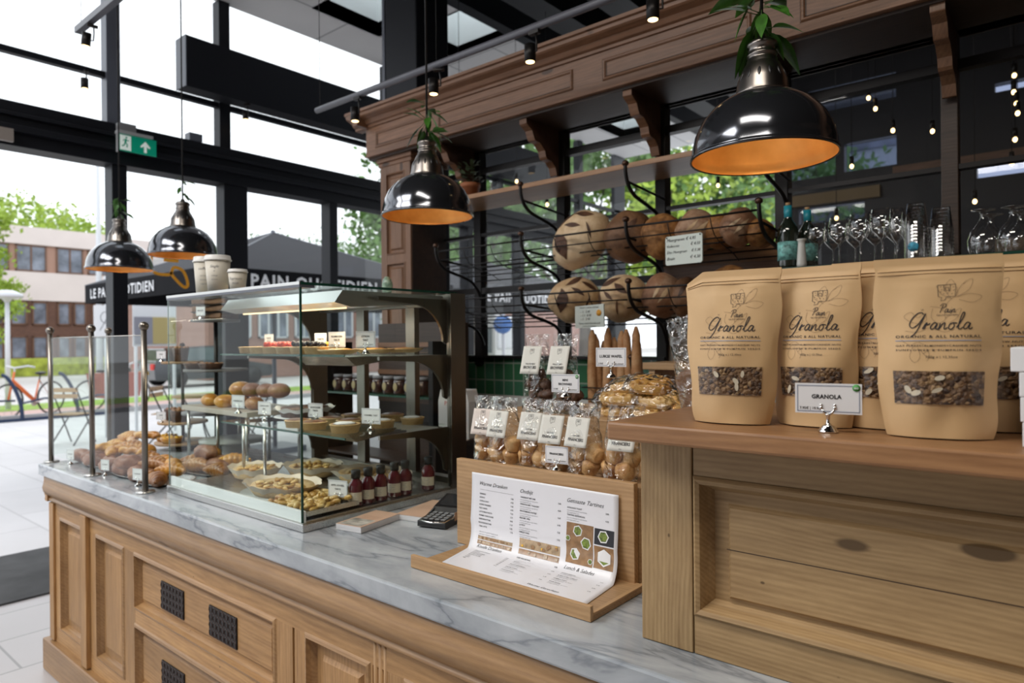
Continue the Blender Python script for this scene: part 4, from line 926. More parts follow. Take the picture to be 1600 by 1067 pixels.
tart('sugar', 'sugar-dusted tart in front on the middle shelf', (-1.875,1.375,1.201), 1.0); tart('sugar', 'sugar-dusted tart behind the caramel tart card on the middle shelf', (-1.875,1.53,1.201), .9)
tart('sugar', 'shiny dusted tart near the right case pillar, middle shelf', (-1.862,1.66,1.201), .85)
for k, (x, y) in enumerate(((-2.03,1.36),(-2.13,1.36),(-1.98,1.47),(-2.09,1.475),(-2.0,1.58),(-2.11,1.585),(-2.0,1.68))): tart('caramel', 'dark caramel tart on the middle case shelf, %s counted from the front' % ORD[k], (x,y,1.201), .9)
# wrapped chocolate tarts on a plate
t = thing('chocolate_cake', 'dark chocolate cake in white paper on a plate, middle case shelf', 'cake', (-2.30,1.50,1.201)); MB().lathe([(0,0),(.06,0),(.115,.016),(.112,.018),(0,.006)], n=36).build('plate', G['sugar'], t)
MB().grid(lambda u, v: ((.03+.085*v)*math.cos(6.283*u), (.03+.085*v)*math.sin(6.283*u), .016+.035*v*v+.004*math.sin(9*6.283*u)*v), 75, 4, cu=True).build('paper', G['white'], t); MB().lathe([(0,.012),(.085,.012),(.092,.03),(.088,.052),(0,.058)], n=36).build('cake', G['choc'], t)
# oval pies on the case floor
def pie(lab, c, r, rz, mat, plate=True, n_=30, seed=1):
    t = thing('fruit_pie', lab, 'pie', c, rz, 'pies on the floor of the case'); rr = random.Random(seed); rx, ry = r
    if plate: MB(Matrix.Diagonal((rx/.1, ry/.1, 1, 1))).lathe([(0,0),(.07,0),(.112,.012),(.114,.015),(0,.006)], n=48).build('plate', G['plate'], t)
    def pf(u, v):
        a = 6.283*u; k = .72+.33*v; wv = 1+.03*math.sin(7*a)+.015*math.sin(13*a+1); return (rx*k*wv*math.cos(a), ry*k*wv*math.sin(a), .012+.040*v+.003*math.sin(11*a)*v)
    MB().grid(pf, 90, 5, cu=True).build('baking_paper', G['parch'], t)
    MB(Matrix.Diagonal((rx/.1, ry/.1, 1, 1))).lathe([(0,.012),(.078,.012),(.088,.03),(.083,.044),(.06,.038),(0,.036)], n=40).build('crust', G['tart'], t)
    mb = MB()
    for k in range(n_):
        a = rr.uniform(0,6.28); q = math.sqrt(rr.random())*.8; mb.ell((rx*.8*q*math.cos(a), ry*.8*q*math.sin(a), .040+rr.uniform(0,.008)), (rr.uniform(.01,.02), rr.uniform(.007,.014), .006), 8, 0, Euler((rr.uniform(-.4,.4), rr.uniform(-.4,.4), rr.uniform(0,3))).to_matrix())
    mb.build('topping', mat, t); return t
pie('round pie in baking paper on a stoneware plate near the front glass', (-2.07,1.262,.98), (.145,.105), .1, G['apple'], seed=3)
pie('long pie in baking paper at the back right of the case floor', (-1.99,1.57,.98), (.165,.10), .15, G['tart'], seed=5)
pie('apple pie in brown paper behind the round pie', (-2.28,1.52,.98), (.12,.10), 0, G['apple'], False, seed=7)
pie('small apple pie at the left of the case floor', (-2.42,1.36,.98), (.11,.09), 0, G['apple'], False, seed=9)
# tray of apple slices
t = thing('apple_tart_tray', 'shallow tray of glazed apple tart slices at the front right of the case', 'tray', (-1.865,1.21,.98)); MB().box(-.12,.12,-.075,.13,0,.008).box(-.12,.12,-.075,-.070,.0,.022).box(-.12,.12,.125,.13,0,.022).box(.115,.12,-.075,.13,0,.022).build('tray', G['steel'], t)
mb = MB(); rr = random.Random(8)
for k in range(110):
    mb.ell((rr.uniform(-.105,.105), rr.uniform(-.06,.115), .018+rr.uniform(0,.016)), (rr.uniform(.012,.022), rr.uniform(.007,.012), rr.uniform(.006,.010)), 8, 0, Euler((rr.uniform(-.5,.5), rr.uniform(-.5,.5), rr.uniform(0,3))).to_matrix())
mb.build('apple_slices', G['apple'], t)
# juice bottles
jb = None
for k, (x, y) in enumerate(((-1.768,1.335),(-1.770,1.385),(-1.770,1.437),(-1.775,1.50),(-1.772,1.545),(-1.765,1.645))):
    lab = 'small dark red juice bottle with black cap inside the case, %s from the left' % ORD[k]
    if jb is None:
        jb = thing('juice_bottle', lab, 'bottle', (x,y,.98), .6, 'dark juice bottles by the case glass')
        MB().lathe([(0,0),(.021,0),(.0235,.004),(.0235,.062),(.020,.074),(.0125,.084),(.0115,.092),(0,.092)], n=24).build('glass_body', flat('berry_juice', (.09,.008,.015), .12, coat=1), jb)
        MB().lathe([(.0145,.088),(.0148,.112),(.013,.114),(0,.114)], n=24).build('cap', G['rubber'], jb); lb = MB(); lb.grid(lambda u, v: (.0239*math.sin((u-.5)*2.4), -.0239*math.cos((u-.5)*2.4), .016+.03*v), 12, 1); lb.build('bottle_label', flat('cream_label', (.60,.52,.42), .6), jb)
        mb = MB()
        for q in range(4): stroke(mb, [(-.014,.040-.006*q),(.010-.003*(q % 2),.040-.006*q)], .0012, lambda u, v: (.0242*math.sin(u/.0239), -.0242*math.cos(u/.0239), v), 0, 3)
        mb.build('label_lettering', G['greyink'], jb)
    else: dup(jb, (x,y,.98), .6, label=lab)
# cards in the case
for lab, c, w_, lines, rz in (
    ('small case card above the custard tarts, upper shelf left', (-2.40,1.41,1.461), .062, [('TARTE',0,.62,.2,'c'),('FRUIT',0,.38,.2,'c')], .0), ('plain cream card behind the dark berry tarts, upper shelf', (-2.09,1.43,1.461), .052, [('TARTE',0,.5,.2,'c')], .3),
    ('case card reading frambozen tarte on the upper shelf', (-1.965,1.41,1.461), .073, [('FRAMBOZEN',0,.65,.16,'c'),('TARTE',0,.42,.16,'c'),('4.50€',-.3,.12,.1,'c')], .25), ('rightmost card on the upper case shelf, reading citron tart', (-1.795,1.40,1.461), .073, [('CITRON',0,.62,.16,'c'),('TART',0,.38,.16,'c'),('TAKE AWAY',.2,.12,.1,'c')], .35),
    ('card in front of the dark caramel tarts, middle shelf left', (-2.17,1.46,1.201), .073, [('CHOCOLADE',0,.65,.16,'c'),('TARTE',0,.42,.16,'c'),('3.95€',-.3,.12,.1,'c')], .2), ('caramel tart card leaning between sugar-dusted tarts, middle shelf', (-1.84,1.455,1.201), .078, [('CARAMEL TART',0,.5,.15,'c'),('4.25€',-.3,.14,.1,'c'),('TAKE AWAY',.25,.14,.1,'c')], .25),
    ('card reading appel kaneel tarte above the apple slices', (-1.80,1.29,.99), .072, [('APPEL KANEEL',0,.65,.15,'c'),('TARTE',0,.42,.15,'c'),('TAKE AWAY',.1,.14,.1,'c')], .3),
    ('left card by the bread rolls on the riser shelf', (-2.62,1.40,1.215), .085, [('KANEELBROODJE',0,.5,.15,'c'),('2.95€',-.3,.14,.1,'c')], .1), ('right card below the dark chocolate buns on the riser shelf', (-2.42,1.40,1.201), .066, [('CHOCOLADE',0,.62,.15,'c'),('BOL',0,.38,.15,'c')], .25)):
    card(lab, c, w_, .052 if w_ > .07 else .05, lines, rz, .022, False, False, None, None)
# ---------------------------------------------------------------- riser shelf with rolls left of the case
t = thing('riser_shelf', 'pale wooden riser shelf on steel legs behind the croissants', 'shelf', (-2.90,1.60,.95))
MB().box(-.36,.24,-.14,.16,.238,.26).build('board', flat('pale_ash', (.48,.42,.36), .5), t, bevel=.002)
for x in (-.33,-.05,.20):
    for y in (-.12,.13): MB().cyl((x,y,0),(x,y,.238),.007).build('leg', G['steel'], t)
r0 = None
for k, (x, y, z, s, m_) in enumerate(((-3.12,1.53,0,1.0,'golden'),(-2.98,1.53,0,1.05,'golden'),(-2.86,1.54,0,1.0,'croiss'),(-2.76,1.55,0,1,'croiss'),(-2.93,1.58,.055,1.15,'golden'),(-2.83,1.58,.055,1.05,'choc'),(-2.75,1.60,.055,1.05,'choc'),(-2.68,1.62,.055,1.1,'choc'))):
    nm = {'golden':'golden bread roll','croiss':'brown bread roll','choc':'dark chocolate bun dusted with sugar'}[m_]
    t = thing('bread_roll', '%s on the pale riser shelf, %s from the left' % (nm, ORD[[0,2,4,6,3,4,6,7][k]] if m_ != 'choc' else ORD[k-5]), 'bread', (x,y,1.210+z+.026), k, 'rolls on the riser shelf')
    MB().ell((0,0,0), (.045*s,.040*s,.030*s), 20, 0, None, lambda d: 1+.04*noise.noise(d*3)).build('bun', {'golden': G['golden'], 'croiss': G['croiss'], 'choc': G['pinkc']}[m_], t)
# ---------------------------------------------------------------- croissants and buns on steel trays
for lab, c, r in (('left oval steel tray under twisted pastries behind the glass guard', (-3.42,1.24,.951), (.20,.13)), ('middle oval steel tray under brown buns behind the glass guard', (-3.04,1.22,.951), (.19,.12)), ('right oval steel tray under croissants beside the display case', (-2.78,1.19,.951), (.10,.10)), ('rear steel tray under croissants behind the display case', (-2.86,1.40,.951), (.20,.09))):
    tag(MB(Matrix.Diagonal((r[0]/.1, r[1]/.1, 1, 1))).lathe([(0,0),(.08,0),(.1,.008),(.102,.010),(.099,.010),(.079,.003),(0,.003)], n=48).build('oval_tray', G['steel'], loc=c), lab, 'tray', 'steel trays of pastries')
CR = {}
def croissant(lab, c, rz, kind, s=1, tilt=(0,0)):
    if kind not in CR:
        t = thing('croissant' if kind != 'bun' else 'filled_bun', lab, 'pastry', c, rz, 'pastries piled behind the glass guard')
        mat = {'brown': G['croiss'], 'gold': G['golden'], 'bun': G['pinkc'], 'twist': G['golden']}[kind]
        mb = MB(); nu, nv = 48, 14
        def fn(u, v):
            s_ = u*2-1; a = 6.283*v
            if kind == 'twist': R_ = .021*(1-.55*abs(s_)**3)+.003*math.sin(a*2+s_*9); cx, cy = .075*s_, .008*math.sin(3*s_)
            elif kind == 'bun': R_ = .036*math.sqrt(max(.0, 1-s_*s_*.98))+.0025*math.sin(a*3+s_*6); cx, cy = .056*s_, 0
            else: R_ = .031*(1-abs(s_)**1.7*.80)*(1+.10*abs(math.sin(s_*11)))+.0005; cx, cy = .068*s_, -.026*s_*s_
            if abs(s_) > .999: R_ = .001
            return (cx, cy+R_*math.cos(a), .9*R_*math.sin(a)+.024)
        mb.grid(lambda u, v: fn(v, u), nv, nu, cu=True); mb.build('body', mat, t); CR[kind] = t
    else: t = dup(CR[kind], c, rz, label=lab)
    t.scale = (s,s,s); t.rotation_euler = (tilt[0], tilt[1], rz); return t
PP = [('bun',-3.60,1.15,0,.3),('bun',-3.50,1.17,0,1.2),('twist',-3.55,1.27,.03,.5),('bun',-3.40,1.14,0,.6),('bun',-3.30,1.17,0,-.4),('bun',-3.20,1.14,0,.9),
 ('gold',-3.46,1.26,.05,.2),('twist',-3.36,1.28,.07,-.5),('gold',-3.27,1.25,.06,.7),('twist',-3.42,1.20,.05,.9),('gold',-3.33,1.19,.035,-.3),('twist',-3.22,1.22,.05,.2),('gold',-3.14,1.26,.05,-.6),('gold',-3.45,1.31,.08,.1),('twist',-3.30,1.32,.10,.3),
 ('bun',-3.08,1.14,0,.4),('bun',-2.98,1.18,.0,-.2),('brown',-3.09,1.24,.03,.8),('bun',-3.0,1.13,.035,.9),('gold',-2.92,1.24,.03,.2),('bun',-2.92,1.13,0,-.5),('brown',-2.88,1.19,.035,.4),('gold',-2.80,1.22,.03,-.2),('brown',-2.82,1.13,0,.3),('brown',-2.725,1.13,0,-.15),('gold',-2.745,1.20,.025,.5)]
NM = {'bun':'brown sugared bun','twist':'golden twisted pastry','gold':'golden croissant','brown':'brown croissant'}
cnt = {}
for kd, x, y, z, rz in sorted(PP, key=lambda p: math.atan2(p[1], p[2])):
    k = cnt.get(kd, 0); cnt[kd] = k+1
    croissant('%s behind the glass guard, %s of its kind from the left' % (NM[kd], ORD[k]), (x,y,.956+z), rz, kd, 1.0)
rr = random.Random(6)
for k, (kd, x, y, z, rz) in enumerate((('brown',-2.90,1.37,.0,.4),('bun',-2.80,1.40,0,.2),('brown',-2.70,1.36,0,.1),('bun',-2.86,1.46,0,.5),('gold',-2.77,1.46,.02,1),('brown',-3.0,1.40,0,.9),('bun',-2.92,1.41,.045,.3),('gold',-2.98,1.47,.03,.2))):
    croissant('%s on the rear tray seen through the case, %s' % ({'bun':'brown bun','gold':'golden croissant','brown':'ridged croissant'}[kd], ['at its left front','in its middle','nearest the case glass','behind the middle one','topmost at the back','at its far left','lying on top','far back left'][k]), (x,y,.956+z), rz, kd, 1.05)
for lab, c, rz, w_ in (('tiny white card at the left post of the glass guard', (-3.56,1.09,.951), .3, .05), ('tiny white card at the middle post of the glass guard', (-3.13,1.085,.951), .3, .05), ('tiny white card before the brown buns near the right guard post', (-2.80,1.085,.951), .3, .055)):
    card(lab, c, w_, .045, [('CROISSANT',0,.5,.14,'c')], rz, .022)

# ---------------------------------------------------------------- tiered stands behind the pastries
def tier(t, x, y, z, r, mat):
    MB().lathe([(0,0),(r,0),(r,.012),(0,.012)], (x,y,z), 36).build('round_tier', mat, t)
st = thing('cake_stand', 'tall black iron stand with round tiers of wrapped bread behind the pastries', 'stand', (-3.32,1.66,.951))
MB().cyl((0,0,0),(0,0,.72),.010).lathe([(0,.0),(.10,0),(.10,.01),(0,.012)]).build('iron_pole', G['iron'], st)
G['slate'] = flat('grey_board', (.16,.15,.15), .5)
for z, r in ((.655,.115),(.41,.15),(.20,.16)): tier(st, 0, 0, z, r, G['slate'])
s2 = thing('cake_stand', 'lower iron stand with wooden tiers of dark cakes left of the tall stand', 'stand', (-3.60,1.62,.951))
MB().cyl((0,0,0),(0,0,.53),.008).lathe([(0,.0),(.07,0),(.07,.01),(0,.012)]).ell((0,0,.54),(.014,.014,.014),10).build('iron_pole', G['iron'], s2)
for z, r in ((.445,.10),(.135,.12),(.03,.135)): tier(s2, 0, 0, z, r, G['crate'])
p0 = None
for k in range(3):
    lab = '%s paper-wrapped dark loaf slab stacked on the top tier of the tall stand' % ['lowest','middle','topmost'][k]
    if p0 is None:
        p0 = thing('wrapped_bread', lab, 'bread', (-3.32,1.66,1.62), .3, 'wrapped slabs on the tall stand'); MB().box(-.095,.095,-.06,.06,0,.030).build('slab', G['brownc'], p0, bevel=.008); MB().grid(lambda u, v: ((u-.5)*.22, (v-.5)*.14, .032+.006*math.sin(u*9)+.004*math.sin(v*14)), 16, 8).build('paper', G['slate'], p0)
    else: dup(p0, (-3.32,1.66,1.62+.036*k), .3+.1*k, label=lab)
card('small white card in front of the wrapped slabs on the tall stand', (-3.30,1.575,1.62), .05, .045, [('BROOD',0,.5,.2,'c')], .5, .015)
def cakecup(lab, c, r, h, m_, grp):
    t = thing('cake', lab, 'cake', c, 0, grp); MB().lathe([(0,0),(r*.75,0),(r,h*.9),(r*.98,h),(0,h*.92)], n=24).build('cake_body', m_, t)
    mb = MB(); rr = random.Random(int(c[0]*1000) % 97)
    for k in range(12): a = k*2.4; mb.ell((r*.24*math.sqrt(k)*math.cos(a), r*.24*math.sqrt(k)*math.sin(a), h), (r*.2,r*.2,h*.14), 7)
    mb.build('topping', G['croiss'] if m_ is G['choc'] else G['yellow'], t)
for lab, c, r, h in (('left dark muffin cake on the highest wooden tier', (-3.64,1.59,1.408), .042, .07), ('right dark muffin cake on the highest wooden tier', (-3.55,1.59,1.408), .040, .07), ('dark chocolate cake on the left of the middle wooden tier', (-3.655,1.60,1.098), .05, .06), ('dark chocolate cake on the right of the middle wooden tier', (-3.55,1.58,1.098), .045, .06),
    ('flat dark nut cake on the second tier of the tall stand', (-3.36,1.58,1.373), .06, .03), ('second flat dark nut cake on the second tier of the tall stand', (-3.25,1.60,1.373), .06, .03)): cakecup(lab, c, r, h, G['choc'], 'dark cakes on the stands')
for lab, c in (('yellow-topped tart on the lowest wooden tier, left', (-3.66,1.56,.994)), ('yellow-topped tart on the lowest wooden tier, right', (-3.55,1.54,.994))): cakecup(lab, c, .055, .03, G['golden'], 'yellow tarts on the lowest tier')
for lab, c in (('small pinkish card by the dark cakes on the middle wooden tier', (-3.60,1.51,1.098)), ('small card by the muffin cakes on the highest wooden tier', (-3.64,1.53,1.408))): card(lab, c, .055, .04, [('CAKE',0,.5,.2,'c')], .5, .015)
# marble disc on low feet
t = thing('pedestal_plate', 'grey round stone plate on a thick foot behind the croissants', 'plate', (-3.08,1.62,.951)); MB().lathe([(0,0),(.08,0),(.05,.02),(.05,.075),(.15,.085),(.15,.098),(0,.098)], n=40).build('plate', G['plate'], t)

# ---------------------------------------------------------------- shelf unit with jam jars behind the case
t = thing('jar_shelf', 'green-edged glass jar shelf on dark posts seen through the display case', 'shelf', (0,0,0))
MB().box(-3.25,-2.35,2.22,2.42,1.222,1.232).build('glass_board', G['edge'], t); MB().box(-3.25,-2.35,2.22,2.42,.90,.91).build('low_board', G['dark'], t)
for x in (-3.24,-2.36): MB().box(x-.015,x+.015,2.22,2.42,0,1.50).build('post', G['iron'], t)
j0 = None
for k in range(9):
    lab = 'dark jam jar on the green-edged shelf, %s from the left' % ORD[k]; x = -3.17+.085*k
    if j0 is None:
        j0 = thing('jam_jar', lab, 'jar', (x,2.29,1.232), 0, 'jam jars behind the display case')
        MB().lathe([(0,0),(.032,0),(.034,.008),(.034,.065),(.028,.075),(0,.075)], n=20).build('jar', flat('dark_jam', (.035,.012,.01), .1, coat=1), j0); MB().lathe([(.031,.075),(.031,.09),(0,.091)], n=20).build('lid', G['greyink'], j0)
        MB().ell((0,-.034,.038), (.016,.002,.022), 14).build('round_label', flat('tan_label', (.33,.27,.14), .6), j0)
    else: dup(j0, (x,2.29,1.232), label=lab)
t = thing('coffee_bag', 'white paper bag with red print seen through the right of the case', 'bag', (-2.235,2.28,1.05), .1)
MB().prism([(-.09,0),(.09,0),(.09,.17),(.075,.225),(-.075,.225),(-.09,.17)], -.04, .04, 'y').build('bag_body', G['white'], t, bevel=.004); mb = MB(); write(mb, 'PAIN', -.02, .15, .03, lambda u, v: (u, -.0405, v)); mb.build('lettering', G['berry'], t)
tag(MB().box(-2.335,-2.12,2.18,2.38,1.03,1.05).box(-2.33,-2.31,2.2,2.36,0,1.03).box(-2.19,-2.17,2.2,2.36,0,1.03).build('side_table', G['dark']), 'narrow dark side table carrying the white coffee bag', 'table')
# ---------------------------------------------------------------- paper cups on the case
cp0 = None
def cup(lab, c, h, r, txts, rz):
    t = thing('paper_cup', lab, 'cup', c, rz, 'paper cups on the display case')
    MB().lathe([(0,.003),(r*.70,.003),(r*.70,0),(r*.72,0),(r*.93,h*.88),(0,h*.88)], n=36).build('cup_body', G['cup'], t)
    MB().lathe([(r*.93,h*.86),(r*1.02,h*.865),(r*1.03,h*.885),(r*.97,h*.895),(r*.93,h*.985),(r*.90,h),(r*.84,h*.985),(0,h*.97)], n=36).build('lid', G['lid'], t)
    mb = MB(); rf = lambda v: r*(.72+.21*v/(h*.88))+.0004
    for s_, z, sz, sh_ in txts: write(mb, s_, 0, z*h, sz*h, lambda u, v: (rf(v)*math.sin(u/rf(v)), -rf(v)*math.cos(u/rf(v)), v), 'c', sh_)
    mb.build('lettering', G['greyink'], t)
cup('tallest cream paper cup with white lid on top of the case', (-2.565,1.245,1.677), .152, .045, [('coffee',.66,.10,.4),('tea latte',.5,.05,0),('chocolat',.4,.05,0),('organic',.3,.05,0)], .9)
cup('middle-sized cream paper cup with white lid on top of the case', (-2.36,1.19,1.677), .135, .046, [('Single',.66,.10,.4),('&',.56,.05,0),('melange',.44,.05,0),('fairtrade',.34,.045,0)], .8)
cup('smallest cream paper cup with white lid on top of the case', (-2.24,1.20,1.677), .078, .034, [('Espresso',.52,.16,.2),('fresh',.32,.14,.2)], .8)
t = thing('wrapped_sweet', 'small crumpled pale green package on the rear edge of the case top', 'package', (-2.045,1.70,1.677))
MB().ell((0,0,.042), (.024,.02,.048), 12, 0, None, lambda d: (1-.35*max(0,d.z))*(1+.2*noise.noise(d*2.5))).build('wrapper', flat('pale_green_foil', (.16,.24,.18), .25, noise_amt=.5, nscale=60), t)
# ---------------------------------------------------------------- menu display with curved sheet
md = thing('menu_display', 'pale pine stand with a ledge holding the curved printed menu', 'menu stand', (0,0,0))
MB().box(-1.252,-.732,1.113,1.33,.951,.961).build('base_board', G['crate'], md, bevel=.001)
MB().box(-1.252,-.732,1.106,1.116,.951,.982).build('front_lip', G['crate'], md, bevel=.0015)
MB().box(-.742,-.732,1.116,1.33,.961,.966).build('side_lip', G['crate2'], md, bevel=.001)
MB().box(-1.306,-.758,1.322,1.340,.951,1.181).build('back_board', G['crate'], md, bevel=.0015)
sheet = thing('menu_sheet', 'glossy white three-column printed menu curving down onto the stand ledge', 'menu', (0,0,0))
SH = .345   # developed length, follows the back board then rolls forward onto the ledge
def curve(s):      # s from the top edge: (y, z)
    if s < .125: return 1.3165-.03*(s/.125)**2*.25, 1.152-s
    L = .115; R = L/(PI/2*.86); a = min((s-.125)/L, 1)*(PI/2*.86)
    y, z = 1.309-R*(1-math.cos(a))-.0, 1.027-R*math.sin(a)
    if s > .125+L: e = s-.125-L; y -= e*math.sin(PI/2*.86); z -= e*math.cos(PI/2*.86)
    return y, z
def ms(u, s, off=0.0):   # u 0..1 across
    s = max(0, min(SH, s)); y, z = curve(s); y2, z2 = curve(min(SH, s+.002)); ty, tz = y2-y, z2-z; l = math.hypot(ty, tz) or 1
    x = -1.243+.449*u-.045*(0)*s
    if s > .125: x += (.052*(1-u)+.022*u)*((s-.125)/(SH-.125))
    return (x+0, y+off*tz/l, max(z-off*ty/l, .9625+off))
MB().grid(lambda u, v: ms(u, v*SH), 30, 60).build('sheet', G['paper'], sheet, solid=.0004)
mf = lambda u, v: ms((u+.2245)/.449, .1725-v, .0008)   # u: metres from centre, v: metres up from the middle
hd = MB(); tx = MB(); gx = MB()
cols = [(-.195, .115), (-.058, .125), (.085, .115)]
heads = [('Warme Dranken',.150), ('Ontbijt',.148), ('Getoaste Tartines',.146)]
for (x, wdt), (h_, v) in zip(cols, heads): write(hd, h_, x, v-.008, .014, mf, 'l', .45, -.004)
write(hd, 'Koude Dranken', -.195, -.018, .013, mf, 'l', .45, -.004); write(hd, 'Lunch & Salades', .085, -.016, .013, mf, 'l', .45, -.004); write(hd, 'Warme Gerechten', .05, -.145, .012, mf, 'l', .45, -.004)
items = [['ESPRESSO','DOPPIO','CAPPUCCINO','KOFFIE VERKEERD','FLAT WHITE','LATTE MACCHIATO','WARME CHOCOLADE','VERSE MUNTTHEE','BIOLOGISCHE THEE','CHAI LATTE'],
         ['CROISSANT MET JAM','GRANOLA MET YOGHURT','BROODMAND ONTBIJT','EITJE MET SPEK','LE PETIT','OMELET KAAS'],
         ['AVOCADO TOAST','TARTINE GEITENKAAS']]
def lines(x, wdt, v, its, gap, sub=False, price=True):
    for k, s_ in enumerate(its):
        write(tx, s_, x, v-k*gap, .0050, mf, 'l', 0, .015)
        if price: write(tx, '%d.%d5' % (3+k % 5, (k*3) % 10), x+wdt, v-k*gap, .0052, mf, 'r', 0, .01)
        if sub: write(gx, 'met verse biologische ingredienten', x, v-k*gap-.006, .0040, mf, 'l'); write(gx, 'en huisgemaakte saus', x, v-k*gap-.011, .0040, mf, 'l')
lines(-.195,.115,.118,items[0],.0092); lines(-.058,.125,.128,items[1],.017,True); lines(.085,.115,.124,items[2],.017,True)
for q in range(3): write(gx, 'extra shot of sojamelk mogelijk bij alle dranken'[:40-6*q], -.195, .022-.006*q, .0042, mf, 'l')
lines(-.195,.115,-.032,['VERSE SINAASAPPELSAP','APPELSAP','LIMONADE GEMBER','IJSTHEE CITROEN','BRUISEND WATER','COLA','TONIC','BIER'],.0092)
lines(-.058,.125,-.020,['SOEP VAN DE DAG','QUICHE','SALADE GEITENKAAS','SALADE TONIJN','CLUB SANDWICH'],.021,True); lines(.085,.115,-.032,['SALADE QUINOA','BURRATA MET TOMAAT','HUMMUS TOAST','ZALM SALADE'],.022,True)
stroke(gx, [(-.195,.131),(-.08,.131)], .0006, mf, 0, 8)
hd.build('headings', G['ink'], sheet); tx.build('item_lettering', G['ink'], sheet); gx.build('small_lettering', G['greyink'], sheet)
def photo(nm, x0, x1, v0, v1, mat, blobs, seed):
    mb = MB(); mb.grid(lambda a, b: ms((x0+(x1-x0)*a+.2245)/.449, .1725-(v0+(v1-v0)*b), .0006), 8, 8); p = mb.build('printed_photo', mat, sheet); rr = random.Random(seed)
    for (m_, n_, sz) in blobs:
        q = MB()
        for _ in range(n_):
            cx, cy = rr.uniform(x0+.006, x1-.006), rr.uniform(v0+.004, v1-.004); a0 = rr.uniform(0, 1.5); s_ = sz*rr.uniform(.7, 1.2); s_ = min(s_, x1-cx, cx-x0, v1-cy, cy-v0)
            pts = [mf(cx+s_*math.cos(a0+k*PI/3+.1*rr.random()), cy+s_*.9*math.sin(a0+k*PI/3)) for k in range(6)]
            q.add([Vector(p_)+Vector((0,-.0004*(1+(m_ is not G['white'])),.0003*(1+(m_ is not G['white'])))) for p_ in pts], [(0,1,2,3,4,5)])
        q.build('printed_shapes', m_, p)
pb = flat('photo_brown', (.30,.17,.08), .25, noise_amt=.3, nscale=60); pg = flat('photo_green', (.16,.22,.04), .25, noise_amt=.6, nscale=200); pt = flat('photo_tan', (.42,.30,.18), .25, noise_amt=.3, nscale=90); pk = flat('photo_black', (.02,.02,.025), .25)
photo('a', -.198,-.080,-.008,.002,pb,[(pt,14,.004)],1); photo('a2', -.198,-.080,.004,.013,pt,[(pb,10,.004)],8)
photo('b', -.058,.067,.008,.030,pt,[(G['yellow'],3,.004),(pb,6,.005)],2); photo('b2', -.058,.067,-.008,.005,pb,[(pt,8,.004)],3)
photo('c', .085,.160,.000,.092,pb,[],4); photo('d', .163,.215,.054,.090,pk,[],5); photo('e', .163,.215,.002,.051,pb,[],6)
for cx, cy, r_, an in ((.117,.075,.0135,.3),(.141,.050,.0150,.9),(.110,.022,.0145,.2),(.0905,.055,.007,0),(.153,.012,.007,0),(.187,.073,.0150,.1),(.190,.027,.0195,.5)):
    def ring(k_, off, m_, nm):
        q = MB(); q.add([Vector(mf(cx+r_*k_*math.cos(an+a*PI/3), cy+r_*k_*math.sin(an+a*PI/3)))+Vector((0,-off,off*.6)) for a in range(6)], [(0,1,2,3,4,5)]); q.build(nm, m_, sheet)
    ring(1, .0003, G['white'], 'printed_bowl'); ring(.80, .0005, pg, 'printed_salad')

# ---------------------------------------------------------------- display step behind the menu
tag(MB().box(-1.312,-.655,1.342,1.50,.951,1.168).build('display_box', G['crate'], bevel=.002), 'pine box step right behind the menu board under the cake bags', 'box')
tag(MB().box(-1.36,-.655,1.502,1.86,.951,1.292).build('display_box', G['crate'], bevel=.002), 'higher pine box step at the back under brownies and waffles', 'box')
tag(MB().box(-.654,-.60,1.58,1.80,.951,1.30).build('blue_crate', flat('dark_blue_plastic', (.02,.035,.06), .4), bevel=.004), 'dark blue plastic crate edge beside the waffles', 'crate')

LOGO = [[(0,.95),(1,1),(.95,.12),(.48,.10),(.40,-.12),(.16,-.20),(.22,.04),(.03,.12),(0,.95)], [(.34,.97),(.34,.55),(.68,.55),(.70,.98)], [(.42,.60),(.44,.78),(.6,.78),(.62,.60)]]
def logo(mb, x, z, s, wd, fn):
    for k, st_ in enumerate(LOGO): stroke(mb, [(x+(a-.5)*s, z+b*s*.9) for a, b in st_], wd, fn, 0, 0)
    for a, b in ((.15,.8),(.14,.45),(.3,.3),(.52,.35),(.75,.3),(.86,.55),(.85,.8),(.6,.5),(.2,.6)): stroke(mb, [(x+(a-.5)*s, z+b*s*.9),(x+(a-.44)*s, z+(b+.02)*s*.9)], wd, fn, 0, 0)
